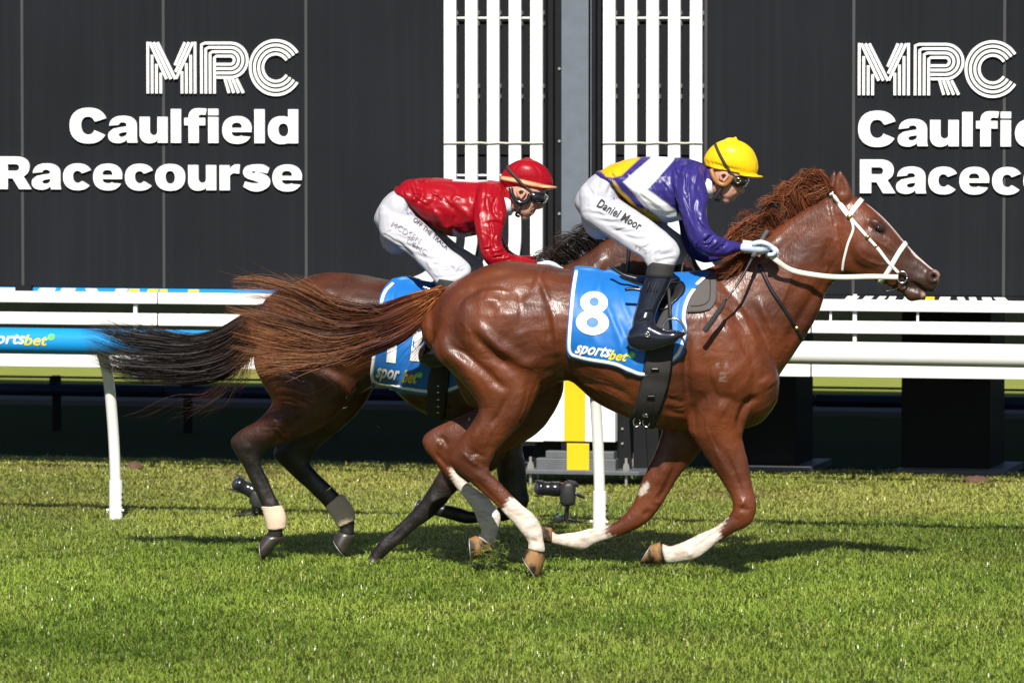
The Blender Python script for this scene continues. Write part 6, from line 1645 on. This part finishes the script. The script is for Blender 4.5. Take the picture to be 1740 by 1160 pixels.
J2['jacket_folds'] = (folds_in([(690, 315), (740, 305), (800, 312), (800, 390), (740, 390), (705, 355)], 50, 22, 11) + folds_in([(805, 312), (850, 320), (855, 370), (808, 370)], 75, 12, 12) + folds_in([(808, 370), (850, 375), (852, 415), (815, 415)], 70, 10, 13)
                      + folds_in([(815, 415), (855, 412), (880, 436), (830, 450)], -30, 14, 14, 10, 26) + folds_in([(682, 315), (700, 310), (712, 345), (698, 342)], 60, 8, 15, 8, 16))
J2['breech_folds'] = (folds_in([(645, 370), (700, 365), (745, 405), (735, 445), (660, 405)], 15, 18, 17, 18, 50, 14, (1.5, 3)) + folds_in([(735, 425), (795, 440), (795, 470), (745, 475)], -20, 16, 18, 10, 28, 25, (2, 4)) + folds_in([(655, 335), (700, 335), (705, 365), (645, 365)], 70, 6, 19, 10, 22, 15, (1, 2)))
J2['silks'] = silks2; J2['cap_col'] = cap2
rider2, rbody2 = rider('person', 'jockey in red silks and red cap with cream band crouched on the dark bay', HORSE2, J2)

# ------------------------------------------------------------------ remote cameras on the grass
M['cam_black'] = pmat('camera_black', (.016, .016, .017), .5, var=.25, vscale=40, bump=.2, bscale=200)
M['cam_gloss'] = pmat('camera_gloss', (.012, .012, .014), .22, var=.2, coat=.4)
M['glass'] = pmat('lens_glass', (.03, .03, .05), .05, var=.3, coat=1.)
M['red_ring'] = pmat('red_ring', (.35, .01, .01), .4)
M['green_led'] = pmat('green_trim', (.02, .35, .15), .4)


def remote_camera(label, foot, lens, body, prism, screen_, stem, box, ring):
    g = ground_at(*foot); fr = Frame(g[:2], R(0))
    t = thing('remote_camera', label, 'camera', g, 'remote cameras by the rail')
    (hx, hy), (ex, ey), hr, er = lens                         # front and rear of the barrel, px radii
    d = np.array((ex - hx, ey - hy), float); L = np.linalg.norm(d); d /= L; nrm = np.array((-d[1], d[0]))
    row = lambda u, r, hw: (*(np.array((hx, hy)) + d * u * L - nrm * r), *(np.array((hx, hy)) + d * u * L + nrm * r), hw)
    s = 1 / 320.
    lb = lump('lens', fr, [row(.16, er * 1.08, er * s * 1.08), row(.3, er * 1.1, er * s * 1.1), row(.32, er, er * s), row(.55, er, er * s), row(.57, er * 1.06, er * s * 1.06), row(.8, er * 1.06, er * s * 1.06), row(.84, er * .92, er * s * .92), row(1.0, er * .92, er * s * .92)], M['cam_gloss'], t, k=2, n=24, cap=(.02, .02))
    lump('front_glass', fr, [row(.10, er * .8, er * s * .8), row(.17, er * .95, er * s * .95)], M['glass'], lb, k=2, n=20, cap=(.25, .02))
    lump('ring', fr, [row(.90, er * .97, er * s * .97), row(.93, er * .97, er * s * .97)], M['red_ring'] if ring else M['cam_gloss'], lb, k=1, n=24, cap=(.01, .01))
    for sg in (-1, 1):                                         # petal hood
        c0 = np.array((hx, hy)) + nrm * sg * hr; c1 = np.array((hx, hy)) + d * L * .30 + nrm * sg * er * 1.12
        q = [c0 - d * 1, c0 + nrm * sg * 2, c1 + nrm * sg * 1.5, c1 - nrm * sg * 1.5]
        lump('hood_petal', fr, [(*(c0 - d * 2), *(c0 + d * 4 + nrm * sg * -1.5), .012), (*((c0 + c1) / 2 + nrm * sg * 1.2), *((c0 + c1) / 2 - nrm * sg * 3), .028), (*(c1 + nrm * sg * .6), *(c1 - nrm * sg * 4), .034)], M['cam_black'], lb, k=4, n=14, cap=(.1, .1))
    lump('body', fr, body, M['cam_black'], t, k=3, n=24, cap=(.03, .03), ex=.35)
    lump('prism', fr, prism, M['cam_black'], t, k=3, n=18, cap=(.1, .2), ex=.7)
    lump('screen_flap', fr, screen_, M['cam_gloss'], t, k=3, n=14, cap=(.1, .1), ex=.6)
    b = MB(); b.tube(spline([fr.P(*p) for p in stem], 4), .0125, 12); b.build('stem', M['cam_gloss'], t, smooth=True)
    top = fr.P(*stem[-2]); 
    for k in range(3):
        a = k * 2.094 + .6; e_ = g + np.array((.13 * math.cos(a), .13 * math.sin(a), .004)); b = MB(); b.tube([top, e_], .007, 8); b.build('tripod_leg', M['cam_black'], t, smooth=True)
    lump('trigger_box', fr, box, M['cam_black'], t, k=3, n=16, cap=(.1, .1), ex=.6)
    bx = ((box[0][0] + box[-1][2]) / 2, (box[0][1] + box[0][3]) / 2)
    b = MB(); b.tube(spline([fr.P(body[0][2], body[0][3] - 3, .02), fr.P(bx[0] - 3, (body[0][3] + bx[1]) / 2, .03), fr.P(bx[0], bx[1] - 6, .02)], 6), .003, 6); b.build('cable', M['cam_black'], t, smooth=True)
    b = MB(); p = fr.P(bx[0] + 3, bx[1] - 7, .02); b.box(p, .006, .012, .003); b.build('trim', M['green_led'], t)
    return t


remote_camera('black camera with long lens on a tripod beside the right rail post', (963, 893), ((906, 829), (961, 831), 13, 12),
              [(952, 828, 952, 855, .05), (960, 818, 958, 859, .062), (972, 818, 972, 858, .062), (978, 826, 977, 854, .05)], [(961, 820, 962, 826, .03), (965, 815, 966, 824, .034), (976, 817, 977, 826, .034), (982, 820, 982, 828, .02)],
              [(972, 833, 974, 838, .035), (982, 836, 981, 843, .04), (994, 843, 992, 847, .036)], [(965, 856), (963, 868), (962, 880), (962.5, 892)], [(942, 874, 942, 888, .02), (949, 871, 949, 889, .024), (956, 874, 956, 886, .02)], True)
remote_camera('black camera tilted upward on a tripod behind the bay hind leg', (430, 880), ((394, 817), (446, 842), 14, 12),
              [(428, 832, 424, 852, .05), (438, 832, 432, 862, .06), (450, 840, 446, 864, .06), (456, 846, 452, 860, .05)], [(438, 828, 436, 836, .03), (444, 826, 443, 838, .034), (454, 834, 452, 842, .034), (458, 839, 457, 844, .02)],
              [(452, 850, 450, 856, .035), (460, 856, 457, 862, .04), (468, 864, 466, 867, .036)], [(433, 857), (431, 864), (430, 872), (430, 879)], [(440, 864, 440, 872, .016), (445, 862, 445, 874, .02), (450, 864, 450, 872, .016)], False)

# ------------------------------------------------------------------ the turf: blades of grass
def grass(n_per_m2, d0, d1, seed):
    g = np.random.default_rng(seed)
    area = .098 * (d1 ** 2 - d0 ** 2); n = int(area * n_per_m2)
    d = np.sqrt(g.uniform(d0 ** 2, d1 ** 2, n)); x = g.uniform(-.098, .098, n) * d
    keep = d + x * math.tan(R(13)) < 36.35; d, x = d[keep], x[keep]; n = len(d)  # blades stop at the walls' shadow line, so dark soil blackens the shade
    def field(fx, s):
        h = np.random.default_rng(s); o = np.zeros(n)
        for _ in range(10):
            a = h.uniform(0, 6.28); k = fx * h.uniform(.5, 1.8); o += np.sin((x * math.cos(a) + d * math.sin(a)) * k + h.uniform(0, 6.28))
        return o / 10 ** .5
    tuft, tone, fine = field(14, 1), field(1.6, 2), field(5, 3)
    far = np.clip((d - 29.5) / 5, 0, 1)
    H = (.026 + .008 * tuft + g.normal(size=n) * .007) * (1 - .25 * far); H = np.clip(H, .008, .055)
    long = g.random(n) < .02; H[long] *= 1.5
    az = g.uniform(0, 6.28, n); lean = np.abs(g.normal(size=n)) * .9 + .5
    L = np.stack((np.cos(az), np.sin(az)), -1); W = np.stack((-L[:, 1], L[:, 0]), -1)
    wd = g.uniform(.0014, .0028, n) * (1 + .2 * (d - 24) / 12)
    base = np.stack((x, d), -1)
    bend = g.normal(size=n) * .5; m1 = base + (L + W * (bend * -.3)[:, None]) * (H * lean * .38)[:, None]; tip = base + (L + W * bend[:, None]) * (H * lean)[:, None]
    V = np.zeros((n, 5, 3))
    V[:, 0, :2] = base - W * wd[:, None]; V[:, 1, :2] = base + W * wd[:, None]
    V[:, 2, :2] = m1 - W * (wd * .8)[:, None]; V[:, 3, :2] = m1 + W * (wd * .8)[:, None]; V[:, 4, :2] = tip
    V[:, 2, 2] = V[:, 3, 2] = H * .62; V[:, 4, 2] = H * np.sqrt(np.clip(1.05 - .32 * lean ** 1.6, .22, 1))
    i = np.arange(n)[:, None] * 5
    loops = np.concatenate((i + np.array([[0, 1, 3, 2]]), i + np.array([[2, 3, 4]])), 1).ravel()
    tot = np.tile((4, 3), n)
    u = np.clip(.5 + .28 * tone + .22 * fine + g.normal(size=n) * .22, 0, 1)[:, None]
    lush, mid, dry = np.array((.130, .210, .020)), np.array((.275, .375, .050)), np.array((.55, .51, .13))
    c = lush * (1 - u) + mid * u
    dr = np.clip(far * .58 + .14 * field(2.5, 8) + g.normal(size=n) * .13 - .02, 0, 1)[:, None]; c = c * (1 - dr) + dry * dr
    straw = g.random(n) < .03; c[straw] = np.array((.45, .41, .16)) * g.uniform(.6, 1.1, (straw.sum(), 1))
    for gx, gy, rr in ((1660, 820, .30), (90, 797, .35), (1440, 822, .2), (800, 815, .5), (420, 806, .4), (1250, 840, .4)):
        p0 = ground_at(gx, gy); wgt = np.exp(-(((x - p0[0]) / rr) ** 2 + ((d - p0[1]) / (rr * 1.4)) ** 2) * 2) * (g.random(n) < .75); c = c * (1 - .7 * wgt[:, None]) + np.array((.20, .135, .065)) * .7 * wgt[:, None]
    c *= g.uniform(.8, 1.2, (n, 1)) * (1 + .16 * field(.8, 12))[:, None]
    C = np.repeat(c, 5, axis=0)
    S = Skin(V.reshape(-1, 3), loops, tot, np.zeros((1, 2), np.int64))
    return S, C


def blade_mat():
    m = bpy.data.materials.new('grass_blade'); m.use_nodes = True
    nt = m.node_tree; b = nt.nodes['Principled BSDF']; out = nt.nodes['Material Output']
    at = nd(nt, 'ShaderNodeAttribute', attribute_name='pigment'); nt.links.new(at.outputs[0], b.inputs['Base Color'])
    b.inputs['Roughness'].default_value = .30; b.inputs['Specular IOR Level'].default_value = .5
    tr = nd(nt, 'ShaderNodeBsdfTranslucent'); nt.links.new(at.outputs[0], tr.inputs[0])
    mx = nd(nt, 'ShaderNodeMixShader'); mx.inputs[0].default_value = .35
    nt.links.new(b.outputs[0], mx.inputs[1]); nt.links.new(tr.outputs[0], mx.inputs[2]); nt.links.new(mx.outputs[0], out.inputs[0])
    return m


M['blade'] = blade_mat()
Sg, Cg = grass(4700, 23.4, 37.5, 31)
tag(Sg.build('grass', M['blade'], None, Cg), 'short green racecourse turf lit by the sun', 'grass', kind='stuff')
# torn turf thrown up by the hind hooves
g = np.random.default_rng(9); mb = MB()
for k in range(420):
    px, py = g.normal(834, 17), g.normal(942, 13)
    if k > 380: px, py = g.uniform(560, 1000), g.uniform(600, 960)
    p = HORSE1.P(px, py, g.normal(0, .12)); a = g.normal(size=3); a /= np.linalg.norm(a); b_ = np.cross(a, g.normal(size=3)); b_ /= np.linalg.norm(b_)
    l = g.uniform(.012, .045); mb.add([p, p + b_ * .0035, p + a * l], [(0, 1, 2)])
o = mb.build('flying_turf', M['blade']); at = o.data.color_attributes.new('pigment', 'FLOAT_COLOR', 'POINT')
cc = np.tile((.20, .26, .05, 1.), (len(o.data.vertices), 1)); cc[::5, :3] = (.06, .04, .02); at.data.foreach_set('color', cc.ravel())
tag(o, 'loose blades of torn turf kicked up around the hind hooves', 'turf', kind='stuff')

M['soil'] = pmat('loose_soil', (.10, .055, .03), .95, var=.35, vscale=60, bump=.6, bscale=120)
for px, py, rx, lab in ((1660, 821, .075, 'small brown mound of loose soil on the turf at right'), (228, 798, .05, 'small flat scrape of bare soil near the left rail post')):
    p = ground_at(px, py); g = np.random.default_rng(int(px)); v, f = blob(p + np.array((0, 0, .0)), (np.array((rx, 0, 0)), np.array((0, rx * 1.3, 0)), np.array((0, 0, .035))), 20)
    v = np.array(v); v[:, 2] = np.maximum(v[:, 2], 0.0) * g.uniform(.7, 1.3, len(v)) + .012; v[:, :2] += g.normal(size=(len(v), 2)) * .006
    tag(mobj('soil_mound', v, f, M['soil'], None), lab, 'soil')
